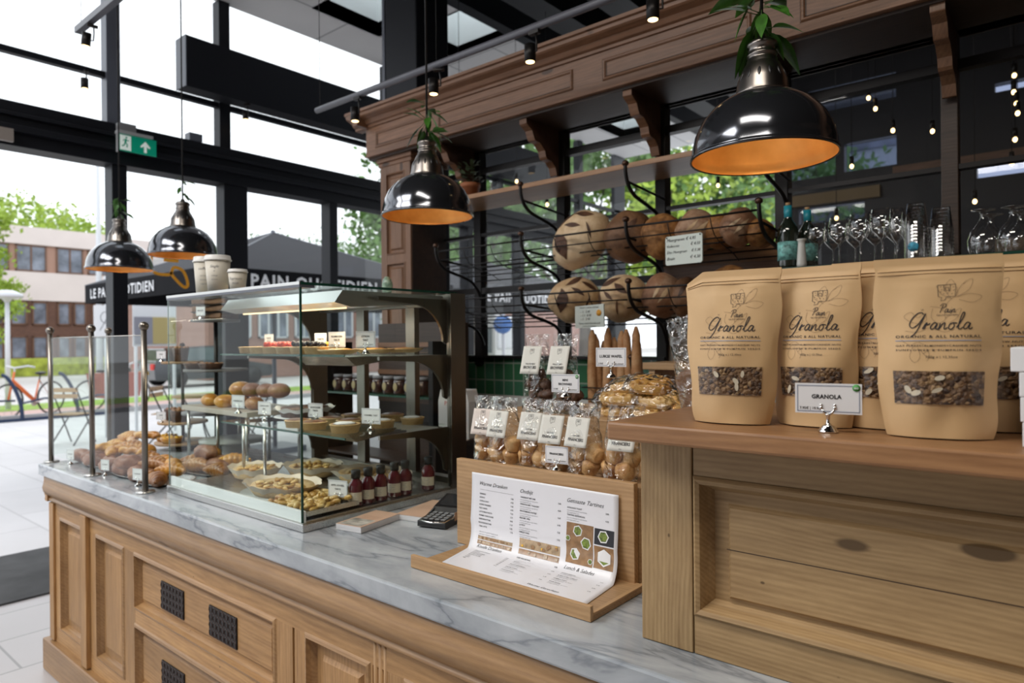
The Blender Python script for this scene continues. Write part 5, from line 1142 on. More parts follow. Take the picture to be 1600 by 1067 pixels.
# ---------------------------------------------------------------- cellophane bags
def cello_bag(nm, lab, c, w_, h_, dpt, rz, label_lines, lw, lz0, lz1, lcol, lx=0, pinch=.6, tilt=0, grp=None, seed=0):
    t = thing(nm, lab, 'bag', c, rz, grp); rr = random.Random(seed); o = rr.uniform(0, 20)
    def fr(u, v, sg):
        k = (1-v)**.6*1.0 if v > .0 else 1; dd = dpt*.5*max(.04, (1-max(0, v-.55)/.45))*(1-abs(2*u-1)**4)
        ww = w_*(1+.06*(v > .8)*(v-.8)*5); x = (u-.5)*ww+.002*math.sin(v*9+o); y = sg*dd+.0035*noise.noise(Vector((u*5+o, v*7, sg)))
        return (x+tilt*v*h_, y, v*h_)
    mb = MB(); mb.grid(lambda u, v: fr(u, v, -1), 14, 18); mb.grid(lambda u, v: fr(u, v, 1), 14, 18); mb.grid(lambda u, v: (fr(u,0,-1)[0], fr(u,0,-1)[1]*(1-v)+fr(u,0,1)[1]*v, 0), 14, 4)
    mb.build('cellophane', G['cello'], t)
    ya_, yb_ = fr(.5, lz0/h_, -1)[1]-.003, fr(.5, lz1/h_, -1)[1]-.003
    fn = lambda u, v: (lx+u+tilt*v, ya_+(yb_-ya_)*(v-lz0)/(lz1-lz0), v)
    mb = MB(); mb.grid(lambda a, b: fn((a-.5)*lw, lz0+(lz1-lz0)*b), 8, 8); lb = mb.build('paper_label', lcol, t, solid=.0003); mb = MB(); f2 = lambda u, v: tuple(Vector(fn(u, v))+Vector((0,-.0008,0)))
    H = lz1-lz0; logo(mb, 0, lz0+H*.74, lw*.22, .0007, f2)
    for s_, q, sz, bold in label_lines: write(mb, s_, 0, lz0+H*q, H*sz, f2, 'c', 0, bold, fit=lw*.68 if sz > .1 else None)
    mb.build('label_lettering', G['ink'], lb); return t
cream = flat('cream_paper', (.66,.65,.60), .6); pinkp = flat('pinkish_paper', (.68,.60,.55), .6)
FL = [('NATURE',.36,.075,.012),('FINANCIERS',.20,.14,.02),('180 g',.06,.045,0)]
FB = [(-1.262,1.405,.12,pinkp,.0,'first'),(-1.188,1.388,-.02,cream,.0,'second'),(-1.098,1.402,.1,cream,.04,'third'),(-1.012,1.385,.05,cream,.03,'fourth'),(-.925,1.380,-.05,cream,.0,'fifth'),(-.832,1.385,.12,cream,.10,'sixth')]
fc = None
def minicake(lab, c, s, rz, grp, mat=None, nm='financier_cake'):
    global fc
    t = thing(nm, lab, 'cake', c, rz[2], grp)
    if fc is None:
        fc = bpy.data.meshes.new('x'); bpy.data.meshes.remove(fc)
        o = MB().lathe([(0,-.020),(.015,-.020),(.017,-.018),(.0225,.004),(.0235,.007),(.0215,.013),(.013,.0185),(0,.020)], n=24).build('cake_body', G['cake'], t); fc = o.data
    else: o = bpy.data.objects.new('cake_body', fc); COL.objects.link(o); o.parent = t
    if mat:
        if mat.name not in _mc: m2 = fc.copy(); m2.materials[0] = mat; _mc[mat.name] = m2
        o.data = _mc[mat.name]
    t.rotation_euler = rz; t.scale = (s, s, s)
_mc = {}
for k, (x, y, rz, lc, tl, nm_) in enumerate(FB):
    cello_bag('cake_bag', 'clear bag labelled nature financiers, %s from the left behind the menu board' % nm_, (x,y,1.170), .090, .178, .07, rz, FL, .066, .074, .143, lc, -.002+(.012 if k == 5 else 0), tilt=tl, grp='financier cake bags', seed=k)
    rr = random.Random(k+20); gl = 'small golden cake inside the %s financier bag from the left' % nm_
    for q in range(4):
        i, j = q % 2, q//2; px, pz = -.021+.042*i+(.010 if j % 2 else -.004), .024+.033*j
        px += rr.uniform(-.003,.003); py = rr.uniform(-.006,.006)
        minicake(gl, (x+px*math.cos(rz)-py*math.sin(rz), y+px*math.sin(rz)+py*math.cos(rz), 1.170+pz), 1.02, (rr.choice((0,.3,1.5,-1.2)), rr.uniform(-.4,.4), rr.uniform(0,3)), 'cakes in financier bag %s' % nm_)
BL = [('DELUXE MINI',.34,.07,.012),('BROWNIES',.19,.14,.02),('150 g',.06,.045,0)]
for k, (x, y, rz, nm_) in enumerate(((-1.222,1.575,.05,'left'),(-1.128,1.580,.02,'right'))):
    cello_bag('brownie_bag', 'clear bag labelled deluxe mini brownies, %s one on the high step' % nm_, (x,y,1.293), .082, .225, .065, rz, BL, .066, .110, .190, cream, -.006, tilt=.02, grp='brownie bags', seed=k+9)
    rr = random.Random(k+50)
    for q in range(11):
        i, j = q % 3, q//3; px, pz = -.024+.025*i+(.008 if j % 2 else 0)+rr.uniform(-.003,.003), .022+.028*j
        minicake('round dark brownie inside the %s brownie bag' % nm_, (x+px, y+.006+rr.uniform(-.008,.008), 1.293+pz), .78, (rr.uniform(-1,1), rr.uniform(-.8,.8), rr.uniform(0,3)), 'brownies in the %s bag' % nm_, G['choc'], 'brownie')
# ---------------------------------------------------------------- waffles in cellophane
wf = None
def waffle_mesh(t):
    mb = MB(); N_ = 64
    def fn(u, v, sg):
        a = (u-.5)*2; b = (v-.5)*2; r = math.sqrt(max(0, 1-min(1, (a*a*b*b))))
        x = .056*a*math.sqrt(1-b*b/2.4); y = .040*b*math.sqrt(1-a*a/2.4); cell = min(1, max(0, math.cos(x*2*PI/.023)+.25)*2.2)*min(1, max(0, math.cos(y*2*PI/.023)+.25)*2.2)
        e = max(abs(a), abs(b)); return (x, y, sg*(.016-.0115*cell)*(1-e**8))
    mb.grid(lambda u, v: fn(u, v, 1), N_, N_); mb.grid(lambda u, v: fn(u, v, -1), N_, N_); return mb.build('waffle_body', G['waffle'], t)
WP = [(-.965,1.60,1.312,.1,0,'lowest at the left'),(-.855,1.60,1.313,.25,0,'lowest at the right'),(-.960,1.60,1.345,.3,.0,'second layer at the left'),(-.845,1.605,1.347,-.1,.1,'second layer at the right'),(-.940,1.62,1.378,.0,-.1,'top layer at the left'),(-.862,1.60,1.381,.35,.08,'top layer at the right'),(-.765,1.63,1.322,.5,.2,'sliding off the right end')]
for k, (x, y, z, rz, ty, nm_) in enumerate(WP):
    if wf is None:
        wf = thing('waffle', 'golden waffle in the cellophane pile, %s' % nm_, 'waffle', (x,y,z), rz, 'waffles piled beside the brownies'); waffle_mesh(wf)
        mb = MB(); rr = random.Random(3)
        def wr(u, v, sg):
            a = (u-.5)*2; b = (v-.5)*2; return (.072*a, .050*b*(1-.25*abs(a)**4), sg*(.017*(1-abs(a)**5)*(1-b**6)+.001)+.004*noise.noise(Vector((a*5, b*5, sg*3))))
        mb.grid(lambda u, v: wr(u, v, 1), 20, 14); mb.grid(lambda u, v: wr(u, v, -1), 20, 14); mb.build('cellophane', G['cello'], wf); wf.rotation_euler = (.42, ty, rz)
    else: q = dup(wf, (x,y,z), label='golden waffle in the cellophane pile, %s' % nm_); q.rotation_euler = (.42 if k % 2 else .3, ty, rz)
# bread in a tall plastic bag beside the first granola pouch
t = thing('bread_bag', 'tall clear plastic bag of sliced brown bread left of the first granola pouch', 'bag', (-.685,1.52,1.30)); t.rotation_euler = (0,-.22,0)
tag(MB().box(-.75,-.60,1.49-.03,1.575,.951,1.298).build('display_box', G['dark'], bevel=.002), 'small dark block supporting the bag of brown bread', 'box')
mb = MB()
for sg in (-1, 1): mb.grid(lambda u, v: ((u-.5)*.10*(1-.25*v), sg*.032*(1-abs(2*u-1)**4)*(1-.9*max(0, v-.55)/.45)+.004*noise.noise(Vector((u*5, v*6, sg))), v*.26), 12, 16)
mb.build('plastic', G['cello'], t); MB().box(-.04,.04,-.022,.022,.005,.13).build('bread', G['brownc'], t, bevel=.012)

# ---------------------------------------------------------------- granola pouches
CUR = {  # cursive strokes, x grows per letter
 'G': ([(.62,.86),(.50,.98),(.30,.92),(.10,.62),(.05,.30),(.22,.12),(.45,.30),(.60,.62),(.72,.92)], [(.70,.90),(.60,.45),(.50,.02),(.36,-.28),(.24,-.38)]),
 'r': ([(.0,.05),(.10,.34),(.16,.40),(.19,.28),(.32,.36)], [(.14,.36),(.08,.02)]), 'a': ([(.30,.34),(.16,.40),(.04,.20),(.08,.04),(.20,.08),(.32,.36),(.29,.08),(.38,.03),(.46,.12)],),
 'n': ([(.0,.36),(-.02,.02),(.10,.30),(.22,.38),(.22,.10),(.28,.02),(.38,.12)],), 'o': ([(.20,.38),(.06,.30),(.04,.08),(.18,.02),(.28,.20),(.22,.38),(.40,.34)],), 'l': ([(.0,.10),(.20,.60),(.24,.92),(.14,.90),(.08,.40),(.10,.06),(.22,.04),(.30,.14)],),
 'P': ([(.12,.0),(.20,.45),(.28,.85)], [(.0,.70),(.20,.95),(.50,.90),(.50,.62),(.22,.50)]), 'i': ([(.06,.34),(.02,.06),(.10,.02),(.18,.12)], [(.10,.52),(.11,.55)])}
ADV = {'G': .72, 'r': .34, 'a': .46, 'n': .40, 'o': .40, 'l': .30, 'P': .50, 'i': .18}
def cursive(mb, s_, x, z, sz, wd, fn):
    tot = sum(ADV[c] for c in s_); cx = -tot/2
    for c in s_:
        for st_ in CUR[c]: stroke(mb, [(x+(cx+a+.22*b)*sz, z+b*sz) for a, b in st_], wd, fn, 0, 5)
        cx += ADV[c]
PLANT = [[(.30,.0),(.33,.08),(.30,.16)], [(.26,.10),(.34,.16),(.44,.15)], [(.10,.55),(.04,.62),(.12,.68),(.2,.6),(.28,.66),(.30,.56),(.2,.52),(.1,.55)],
 [(.35,.75),(.48,.72),(.52,.58),(.44,.52),(.36,.6),(.38,.72)], [(.52,.58),(.60,.66),(.70,.72),(.66,.6),(.56,.52)], [(.5,.72),(.58,.84),(.66,.90)], [(.60,.84),(.52,1.0),(.60,1.12),(.66,.98),(.64,.88)], [(.64,.88),(.72,1.05),(.84,1.12),(.80,.98),(.66,.88)],
 [(.66,.88),(.80,.92),(.94,.88),(.84,.80),(.68,.84)], [(.58,.86),(.48,.92),(.42,1.04)], [(.05,.42),(.2,.40),(.34,.46),(.5,.40),(.62,.44)], [(.0,.30),(.1,.22),(.2,.26),(.3,.20)], [(.14,.2),(.10,.06),(.16,-.02),(.22,.06),(.2,.18)], [(.22,.16),(.3,.06),(.38,.04)]]
def pouch(lab, c, wb, wt, h_, rz, lean=0, seed=0, top_tilt=0, prt=1.0, gusset=.05):
    t = thing('granola_pouch', lab, 'pouch', c, rz, 'kraft granola pouches on the cabinet'); rr = random.Random(seed); o = rr.uniform(0, 30)
    def W(v): return wb+(wt-wb)*min(1, (v/.75))**.8
    def fr(u, v, sg, off=0):
        e = abs(2*u-1); base = gusset*(1-v)**.55*.5 if v < .93 else .0012; base = max(base*(1-e**2.6), 0)+.0012
        hb = .010*math.exp(-((v-.42)/.28)**2)*(1-e**2)
        y = sg*(base+hb*(1 if v < .85 else 0))
        w3 = .0055*noise.noise(Vector((u*3.2+o, v*4.5, sg*2)))*(1-e**3)*(v < .9)+.0035*math.sin(v*3+o)*(.2+v)
        x = (u-.5)*W(v)+(.0018*math.sin(v*14+o) if v < .95 else 0)*(1 if e > .9 else 0)
        z = v*h_-(top_tilt*max(0, .18-u)*max(0, v-.86)*9)
        if v < .12: z += -.0 ; x *= 1-.05*(1-v/.12)**2
        return (x+lean*v*h_*0, y+w3+lean*v*h_-(off if sg < 0 else -off), max(z, .0005))
    mb = MB(); mb.grid(lambda u, v: fr(u, v, -1), 40, 56); mb.grid(lambda u, v: fr(u, v, 1), 24, 30); mb.grid(lambda u, v: tuple(Vector(fr(u,0,-1))*(1-v)+Vector(fr(u,0,1))*v), 40, 4)
    for sd in (0, 1): mb.grid(lambda u, v: tuple(Vector(fr(sd, v, -1))*(1-u)+Vector(fr(sd, v, 1))*u), 2, 56)
    b = mb.build('pouch_body', G['kraft'], t)
    fn = lambda u, v, off=.0007: fr(min(1, max(0, u/W(min(1, max(0, v/h_)))+.5)), min(1, max(0, v/h_)), -1, off)
    for zz in (.905, .925): 
        q = MB(); q.grid(lambda a, b_: fn((a-.5)*W(zz)*.96, h_*(zz+.006*b_), .0006+.0009*math.sin(PI*b_)), 30, 4); q.build('zip_ridge', G['kraft'], t)
    P_ = lambda u, v: fn(u, v, .0009); s = h_*prt; bw = wb*.98
    mb = MB(); logo(mb, .012, s*.765, s*.085, .0007, P_); cursive(mb, 'Pain', .012, s*.685, s*.052, .0008, P_); write(mb, 'QUOTIDIEN', .012, s*.668, s*.012, P_, 'c', 0, 0, 1.0, 0, wb*.19)
    write(mb, 'LE', -.018, s*.70, s*.012, P_, 'c')
    cursive(mb, 'Granola', .002, s*.592, s*.098, .0013, P_)
    write(mb, 'ORGANIC & ALL NATURAL', 0, s*.548, s*.021, P_, 'c', 0, .01, 1.15, 0, wb*.76)
    for k, q in enumerate(('OAT FLAKES+ALMONDS+CASHEW NUTS','SUNFLOWER & PUMPKIN SEEDS')): write(mb, q, 0, s*(.500-.024*k), s*.0135, P_, 'c', 0, .012, 1.1 if k == 0 else 1.3, 0, wb*.76)
    write(mb, '350g e | 12.35oz', .004, s*.438, s*.017, P_, 'c', 0, .0, 1.0, 0, wb*.28)
    mb.build('print_lettering', G['ink'], t)
    mb = MB(); stroke(mb, [(-bw*.39, s*.533), (bw*.39, s*.533)], .0012, P_, 0, 12)
    mb.build('divider_line', G['rule'], t)
    mb = MB()
    for st_ in PLANT: stroke(mb, [(-.045+.105*a, s*(.42+.40*b_)) for a, b_ in st_], .00035, P_, 0, 5)
    mb.build('plant_drawing', G['brownink'], t)
    z0, z1 = s*.185, s*.365; ww = bw*.80
    mb = MB(); rr2 = random.Random(seed+5); mb.grid(lambda a, b_: fn((a-.5)*ww*(1+.04*b_), z0+(z1-z0)*b_, .0008+.0022*abs(noise.noise(Vector((a*16+o, b_*9, o))))), 60, 36)
    wn = mb.build('window_filling', G['granola'], t); q = MB()
    for _ in range(4):
        cx, cz = rr2.uniform(-ww*.38, ww*.4), rr2.uniform(z0+.008, z1-.006); an = rr2.uniform(0, 3); L, w2 = rr2.uniform(.005,.008), rr2.uniform(.0028,.004)
        pts = [fn(cx+L*math.cos(a)*math.cos(an)-w2*math.sin(a)*math.sin(an), cz+L*math.cos(a)*math.sin(an)+w2*math.sin(a)*math.cos(an), .0042) for a in [k*PI/5 for k in range(10)]]; q.add(pts, [tuple(range(10))])
    q.build('almond_flakes', flat('almond_white', (.62,.55,.42), .5) if 'alm' not in G else G['alm'], wn)
    q = MB(); q.grid(lambda a, b_: fn((a-.5)*ww*(1+.04*b_), z0+(z1-z0)*b_, .0046+.0015*noise.noise(Vector((a*7+o, b_*4, o)))), 30, 18); q.build('clear_film', G['film'], wn)
    t.rotation_euler = (-.03, 0, rz); return t
G['alm'] = flat('almond_white', (.62,.55,.42), .5)
pouch('leftmost kraft granola pouch with a slanted top and full front print', (-.458,1.135,1.356), .132, .160, .262, .12, 0, 1, .09)
pouch('second kraft granola pouch from the left, standing just behind the price card', (-.335,1.175,1.356), .120, .140, .262, -.05, 0, 2)
pouch('third granola pouch, largely hidden behind the price card and front pouch', (-.235,1.205,1.356), .135, .160, .266, .05, 0, 3)
pouch('biggest nearest kraft granola pouch at the right of the cabinet', (-.158,1.140,1.356), .136, .158, .259, .20, 0, 4)
pouch('rear granola pouch peeking out behind the biggest right pouch', (-.125,1.265,1.356), .165, .190, .268, .10, 0, 5)
pouch('rear granola pouch whose top edge shows behind the second pouch', (-.330,1.275,1.356), .165, .190, .268, .0, 0, 6)
card('granola price card with green badge in a chrome clip on the cabinet', (-.296,1.105,1.356), .093, .046, [('GRANOLA',-.02,.50,.19,'c'),('7.95€ | 19.95€',-.43,.13,.12,'l')], .16, .028, False, True)
card('financiers price card clipped in front of the fourth cake bag', (-.985,1.345,1.182), .064, .042, [('FINANCIERS',0,.50,.17,'c'),('4.95€',-.4,.14,.12,'l'),('TAKE AWAY',.42,.12,.12,'r')], .12, .016)
card('mini brownies price card with green badge behind the cake bags', (-1.078,1.515,1.345), .088, .050, [('MINI',0,.62,.17,'c'),('BROWNIES',0,.40,.17,'c'),('5.50€',-.42,.14,.12,'l'),('TAKE AWAY',.42,.12,.11,'r')], .08, .012, False, True)
card('luikse wafel price card in a chrome clip on top of the waffles', (-.985,1.60,1.396), .090, .052, [('LUIKSE WAFEL',0,.48,.20,'c'),('2.95€',-.42,.12,.12,'l'),('TAKE AWAY',.42,.10,.12,'r')], .12, .030)
# white boxes and ribbed jar at the right edge
for k, (x, z, nm_) in enumerate(((.052,0,'lowest'),(.050,.0325,'second lowest'),(.049,.065,'second highest'),(.040,.0975,'topmost'))):
    tag(MB().box(-.11,.11,-.06,.06,0,.0315).build('flat_box', G['white'], loc=(x,1.16,1.356+z), bevel=.001), 'flat white box at the right edge, %s of its stack' % nm_, 'box', 'white boxes stacked at the right edge')
t = thing('ribbed_jar', 'dark ribbed glass jar between the right pouch and the white boxes', 'jar', (-.045,1.285,1.356))
MB().lathe([(0,0)]+[(.036+.0015*(k % 2), .002+.0035*k) for k in range(24)]+[(.037,.086),(0,.086)], n=32).build('jar_body', flat('smoky_jar', (.05,.035,.035), .15, coat=1), t); MB().lathe([(.038,.084),(.040,.088),(.038,.091),(0,.091)], n=32).build('steel_rim', G['steel'], t)

# ---------------------------------------------------------------- card terminal and leaflets
t = thing('card_terminal', 'black handheld payment terminal with keypad lying on the marble', 'payment terminal', (-1.462,1.372,.951), .30)
MB().prism([(0,.004),(.012,0),(.19,0),(.20,.01),(.20,.058),(.185,.062),(.10,.040),(.085,.026),(0,.020)], -.046, .046, 'x').build('body', G['rubber'], t, bevel=.004)
mb = MB(); mb.tube([(-.043,.098,.036),(-.044,.05,.022),(-.042,.004,.020),(0,-.002,.0185),(.042,.004,.020),(.044,.05,.022),(.043,.098,.036)], .003, 6); mb.build('silver_trim', G['chrome'], t)
mb = MB()
for i in range(4):
    for j in range(4): z = .0225+.0015*j*1.0; y = .016+.019*j; z = .0205+(y/.085)*.0065; mb.box(-.036+.0195*i, -.022+.0195*i, y, y+.012, z, z+.003)
mb.build('keys', flat('grey_keys', (.25,.26,.27), .4), t, bevel=.001)
MB().add([(-.034,.108,.0435),(.034,.108,.0435),(.034,.178,.0615),(-.034,.178,.0615)], [(0,1,2,3)]).build('display_screen', G['screen'], t)
tag_ = MB().box(.0462,.0470,.06,.15,.012,.036).build('side_sticker', flat('kraft_sticker', (.45,.28,.18), .6), t)
def leaflets(lab, c, rz, w_, l_, n_, pic):
    t = thing('leaflet_stack', lab, 'leaflets', c, rz, 'leaflet stacks'); rr = random.Random(n_)
    mb = MB()
    for k in range(n_): dx, dy = rr.uniform(-.0008,.0008), rr.uniform(-.0008,.0008); mb.box(dx, w_+dx, dy, l_+dy, k*.00125, k*.00125+.0010)
    mb.build('sheets', G['white'], t); z = n_*.00125; MB().box(0,w_,0,l_,z-.0002,z+.0006).build('cover', flat('salmon_cover', (.66,.44,.32), .35, noise_amt=.08, nscale=9), t)
    if pic:
        MB().grid(lambda u, v: (.008+u*(w_-.016), .004+v*.07, z+.0009), 6, 6).build('cover_picture', flat('cover_photo', (.42,.40,.36), .3, noise_amt=.6, nscale=40), t)
    mb = MB(); 
    for q in range(5): write(mb, 'Le Pain Quotidien Bakkerij en Restaurant'[:34-3*q], w_*.5, l_*.62-.009*q, .0055, lambda u, v: (u, v, z+.0010), 'c')
    mb.build('cover_lettering', flat('brown_print', (.42,.22,.14), .6) if 'bpr' not in G else G['bpr'], t)
G['bpr'] = flat('brown_print', (.42,.22,.14), .6)
leaflets('front stack of small leaflets with a cover picture beside the case', (-1.678,1.195,.951), .18, .096, .175, 14, True)
leaflets('rear stack of plain salmon leaflets beside the card terminal', (-1.628,1.378,.951), .22, .098, .205, 13, False)
# ---------------------------------------------------------------- outdoors
G['leaf1'] = flat('spring_foliage', (.30,.42,.05), .6, noise_amt=.45, nscale=1.2); G['leaf2'] = flat('summer_foliage', (.10,.20,.045), .6, noise_amt=.5, nscale=1.0); G['bark'] = flat('bark', (.10,.08,.06), .9, noise_amt=.3, nscale=6)
def tree(lab, c, h0, h1, r, mat, nleaf=3600, sz=.30, seed=0, grp='trees outside the window wall'):
    t = thing('street_tree', lab, 'tree', c, 0, grp); rr = random.Random(seed); mb = MB(); cz = (h0+h1)/2; hz = (h1-h0)/2; cl = []
    for _ in range(46):
        while True:
            p = Vector((rr.uniform(-1,1), rr.uniform(-1,1), rr.uniform(-1,1)))
            if .25 < p.length < 1: break
        cl.append(Vector((p.x*r, p.y*r, cz+p.z*hz)))
    for k in range(nleaf):
        q = cl[k % 46]; s_ = r*.17; p = q+Vector((rr.gauss(0,s_), rr.gauss(0,s_), rr.gauss(0,s_*.7)))
        a = Vector((rr.uniform(-1,1), rr.uniform(-1,1), rr.uniform(-1,1))).normalized(); b = a.orthogonal().normalized(); s2 = sz*rr.uniform(.5,1.1)
        mb.add([p-a*s2*.5, p+b*s2*.28, p+a*s2*.5, p-b*s2*.28], [(0,1,2,3)])
    mb.build('crown', mat, t); tr = MB(); tr.tube([(0,0,0),(.05,0,h0*.6),(0,.05,cz)], [r*.055+.06, r*.045+.05, .05], 8)
    for q in cl[:16]: tr.tube([(0,.02,h0*.8), ((q.x)*.5, q.y*.5, (h0*.8+q.z)/2+.2), tuple(q)], [.07,.045,.02], 5)
    tr.build('trunk', G['bark'], t); return t
tree('bright green street tree above the roof of the pale building', (-68,18.6,0), 7.5, 14.6, 5.0, G['leaf1'], 4200, .50, 1)
tree('green tree cut by the left edge of the photo, high up', (-37,6.8,0), 4.0, 8.8, 2.0, G['leaf1'], 3200, .30, 2)
tree('low bright tree at the left edge in front of the brick storey', (-33,7.0,0), 1.8, 4.7, 1.3, G['leaf1'], 3200, .22, 3)
tree('far green tree over the red roofed building, left one', (-44,28.5,0), 4.8, 9.3, 4.0, G['leaf2'], 3200, .34, 4)
tree('far green tree over the red roofed building, right beside the wooden column', (-42,34,0), 4.2, 11.2, 4.8, G['leaf2'], 4200, .30, 5)
for k, (x, y, h0, h1, r) in enumerate(((-14.6,15.4,2.6,8.6,3.0),(-12.2,18.2,2.8,9.4,3.2),(-10.0,20.0,2.4,8.0,3.2),(-20,21,2.8,8.5,3.6),(-7.0,22.5,2.2,8.0,3.0),(-18.5,17.2,2.4,9.0,2.8))):
    tree('leafy green tree seen through the back partition glass, %s from the left' % ORD[[2,3,4,1,5,0][k]], (x,y,0), h0, h1, r, G['leaf2'] if k != 2 else G['leaf1'], 5200, .30, 20+k)

def win(parent, x, y0, y1, z0, z1, fm, gm, mull=1):
    f = MB().box(x,x+.10,y0,y1,z0,z0+.07).box(x,x+.10,y0,y1,z1-.07,z1).box(x,x+.10,y0,y0+.07,z0,z1).box(x,x+.10,y1-.07,y1,z0,z1)
    for k in range(1, mull+1): yy = y0+(y1-y0)*k/(mull+1); f.box(x,x+.09,yy-.035,yy+.035,z0,z1)
    o = f.build('window_frame', fm, parent); MB().box(x,x+.03,y0,y1,z0,z1).build('window_pane', gm, o)
gw = flat('office_glass', (.20,.22,.27), .12, noise_amt=.5, nscale=1.5); wf_ = flat('brown_window_frame', (.17,.085,.05), .5); wfw = flat('white_window_frame', (.62,.63,.66), .4)
b1 = thing('office_building', 'pale office block with pinkish bands over a brown brick lower storey', 'building', (0,0,0))
pale = flat('pale_pink_render', (.74,.65,.62), .8, noise_amt=.05, nscale=.6); salmon = flat('salmon_pier', (.42,.25,.19), .8); brick = tiles('brown_brick', (.13,.06,.04), (.17,.08,.05), (.10,.06,.05), 3.0, .02, .8, .5, .2, .5, 'yz')
MB().box(-58,-46,2,17.4,7.25,8.25).box(-58,-46,2,17.4,4.05,5.68).build('pale_band', pale, b1); MB().box(-58,-46.15,2,17.3,5.68,7.25).build('upper_wall', salmon, b1); MB().box(-58,-46.05,2,17.3,0,4.05).build('lower_wall', brick, b1)
for a, c_ in ((4.1,5.5),(6.1,7.5),(8.1,9.4),(9.9,11.2),(11.5,13.0),(13.5,14.9),(15.15,16.5)): win(b1, -46.16, a, c_, 5.72, 7.22, wf_, gw)
for a, c_ in ((8.6,9.5),(9.9,10.9),(11.2,12.0),(12.25,13.0),(13.5,14.15),(14.35,15.0),(15.3,16.2)): win(b1, -46.06, a, c_, 2.65, 3.98, wf_, gw, 0); win(b1, -46.06, a, c_, .72, 2.0, wf_, gw, 0)
b2 = thing('office_wing', 'lower pale office wing to the right of the pale block', 'building', (0,0,0))
MB().box(-62,-52,17.5,34,0,9.0).build('wall', pale, b2); 
for k in range(6): win(b2, -52.0, 18.5+2.3*k, 20.0+2.3*k, 6.0, 7.6, wf_, gw); win(b2, -52.0, 18.5+2.3*k, 20.0+2.3*k, 2.6, 4.2, wf_, gw)
b3 = thing('brick_building', 'low pink brick building with white framed windows behind the parasols', 'building', (0,0,0))
pb_ = tiles('pink_brick', (.34,.19,.155), (.38,.22,.18), (.30,.2,.17), 3.0, .015, .8, .5, .2, .5, 'yz')
MB().prism([(13.2,0),(40,0),(40,3.4),(20.5,4.75),(13.2,4.9)], -36, -27, 'x').build('wall', pb_, b3); MB().prism([(13.0,4.9),(20.5,4.75),(20.5,5.05),(13.0,5.25)], -36.3, -26.8, 'x').prism([(20.5,4.75),(40,3.4),(40,3.7),(20.5,5.05)], -36.3, -26.8, 'x').build('roof', flat('pale_roof_edge', (.46,.44,.44), .6), b3)
for k in range(9): win(b3, -27.0, 13.6+1.75*k, 15.0+1.75*k, 1.7, 3.1, wfw, gw, 2)
b4 = thing('glass_tower', 'pale grey modern building seen through the right partition panes', 'building', (0,0,0))
MB().box(-9.5,-4.5,26,36,0,14).build('wall', flat('pale_cladding', (.42,.45,.48), .5), b4)
for k in range(4): f = MB().box(-9.5,-4.5,25.9,26,2.0+3*k,3.6+3*k).build('window_band', gw, b4)
tag(MB().box(-39,-38.2,0,40,0,.85).build('hedge', flat('yellow_green_hedge', (.36,.42,.06), .8, noise_amt=.5, nscale=2.5, bump=.8)), 'long low yellow-green hedge before the brick storey', 'hedge')
# parasols
def parasol(lab, x0, y0, txt):
    t = thing('parasol', lab, 'parasol', (x0,y0,0), 0, 'dark cafe parasols outside'); w_ = 3.5; dk = flat('charcoal_canvas', (.11,.11,.12), .7) if 'cnv' not in G else G['cnv']; bk = G['cnvb']
    c = w_/2; P = [(0,0,2.29),(-w_,0,2.29),(-w_,w_,2.29),(0,w_,2.29)]; ap = (-c,c,3.02)
    MB().add(P+[ap], [(0,1,4),(1,2,4),(2,3,4),(3,0,4)]).build('canopy', dk, t, solid=.01)
    mb = MB(); 
    for (a, b) in ((0,1),(1,2),(2,3),(3,0)):
        A, B = Vector(P[a]), Vector(P[b]); mb.add([A,B,B-Vector((0,0,.24)),A-Vector((0,0,.24))], [(0,1,2,3)])
    v = mb.build('valance', bk, t, solid=.006); q = MB()
    write(q, txt, 1.14, 2.10, .20, lambda u, vv: (.012, u, vv), 'c', 0, .03, 1.15, 0, 1.98); q.build('valance_lettering', G['white'], v); q = MB(); write(q, txt, 1.2, 2.11, .17, lambda u, vv: (-w_+u, -.012, vv), 'c', 0, .02, 1.15, 0, 1.95)
    q.build('valance_lettering', G['white'], v)
    MB().cyl((-c,c,0),(-c,c,3.05),.03).box(-c-.3,-c+.3,c-.3,c+.3,0,.08).build('pole', G['framel'], t)
    mb = MB(); 
    for p in P: mb.tube([ap, p], .012, 6)
    mb.build('ribs', G['framel'], t)
G['cnv'] = flat('charcoal_canvas', (.035,.036,.042), .8, spec=.15); G['cnvb'] = flat('black_canvas', (.010,.010,.012), .8, spec=.1)
parasol('nearest dark square parasol with white lettered valance', -6.8, 3.35, 'LE PAIN QUOTIDIEN'); parasol('second dark square parasol seen through the back partition', -6.8, 7.3, 'LE PAIN QUOTIDIEN')
t = thing('window_decal', 'orange line drawing stuck on the window pane behind the paper cups', 'decal', (XW+.004, 0, 0)); mb = MB(); om = flat('orange_print', (.80,.36,.02), .5)
fx = lambda u, v: (.002, u, v)
stroke(mb, [(2.165,2.176),(2.169,2.042),(2.29,2.024),(2.325,2.08),(2.395,2.057),(2.43,1.96),(2.40,1.935),(2.325,2.005),(2.30,2.045)], .022, fx, 0, 5)
mb.add([fx(2.25,2.12),fx(2.36,2.12),fx(2.36,2.165),fx(2.25,2.165)], [(0,1,2,3)]); mb.build('drawing', om, t, solid=.001)
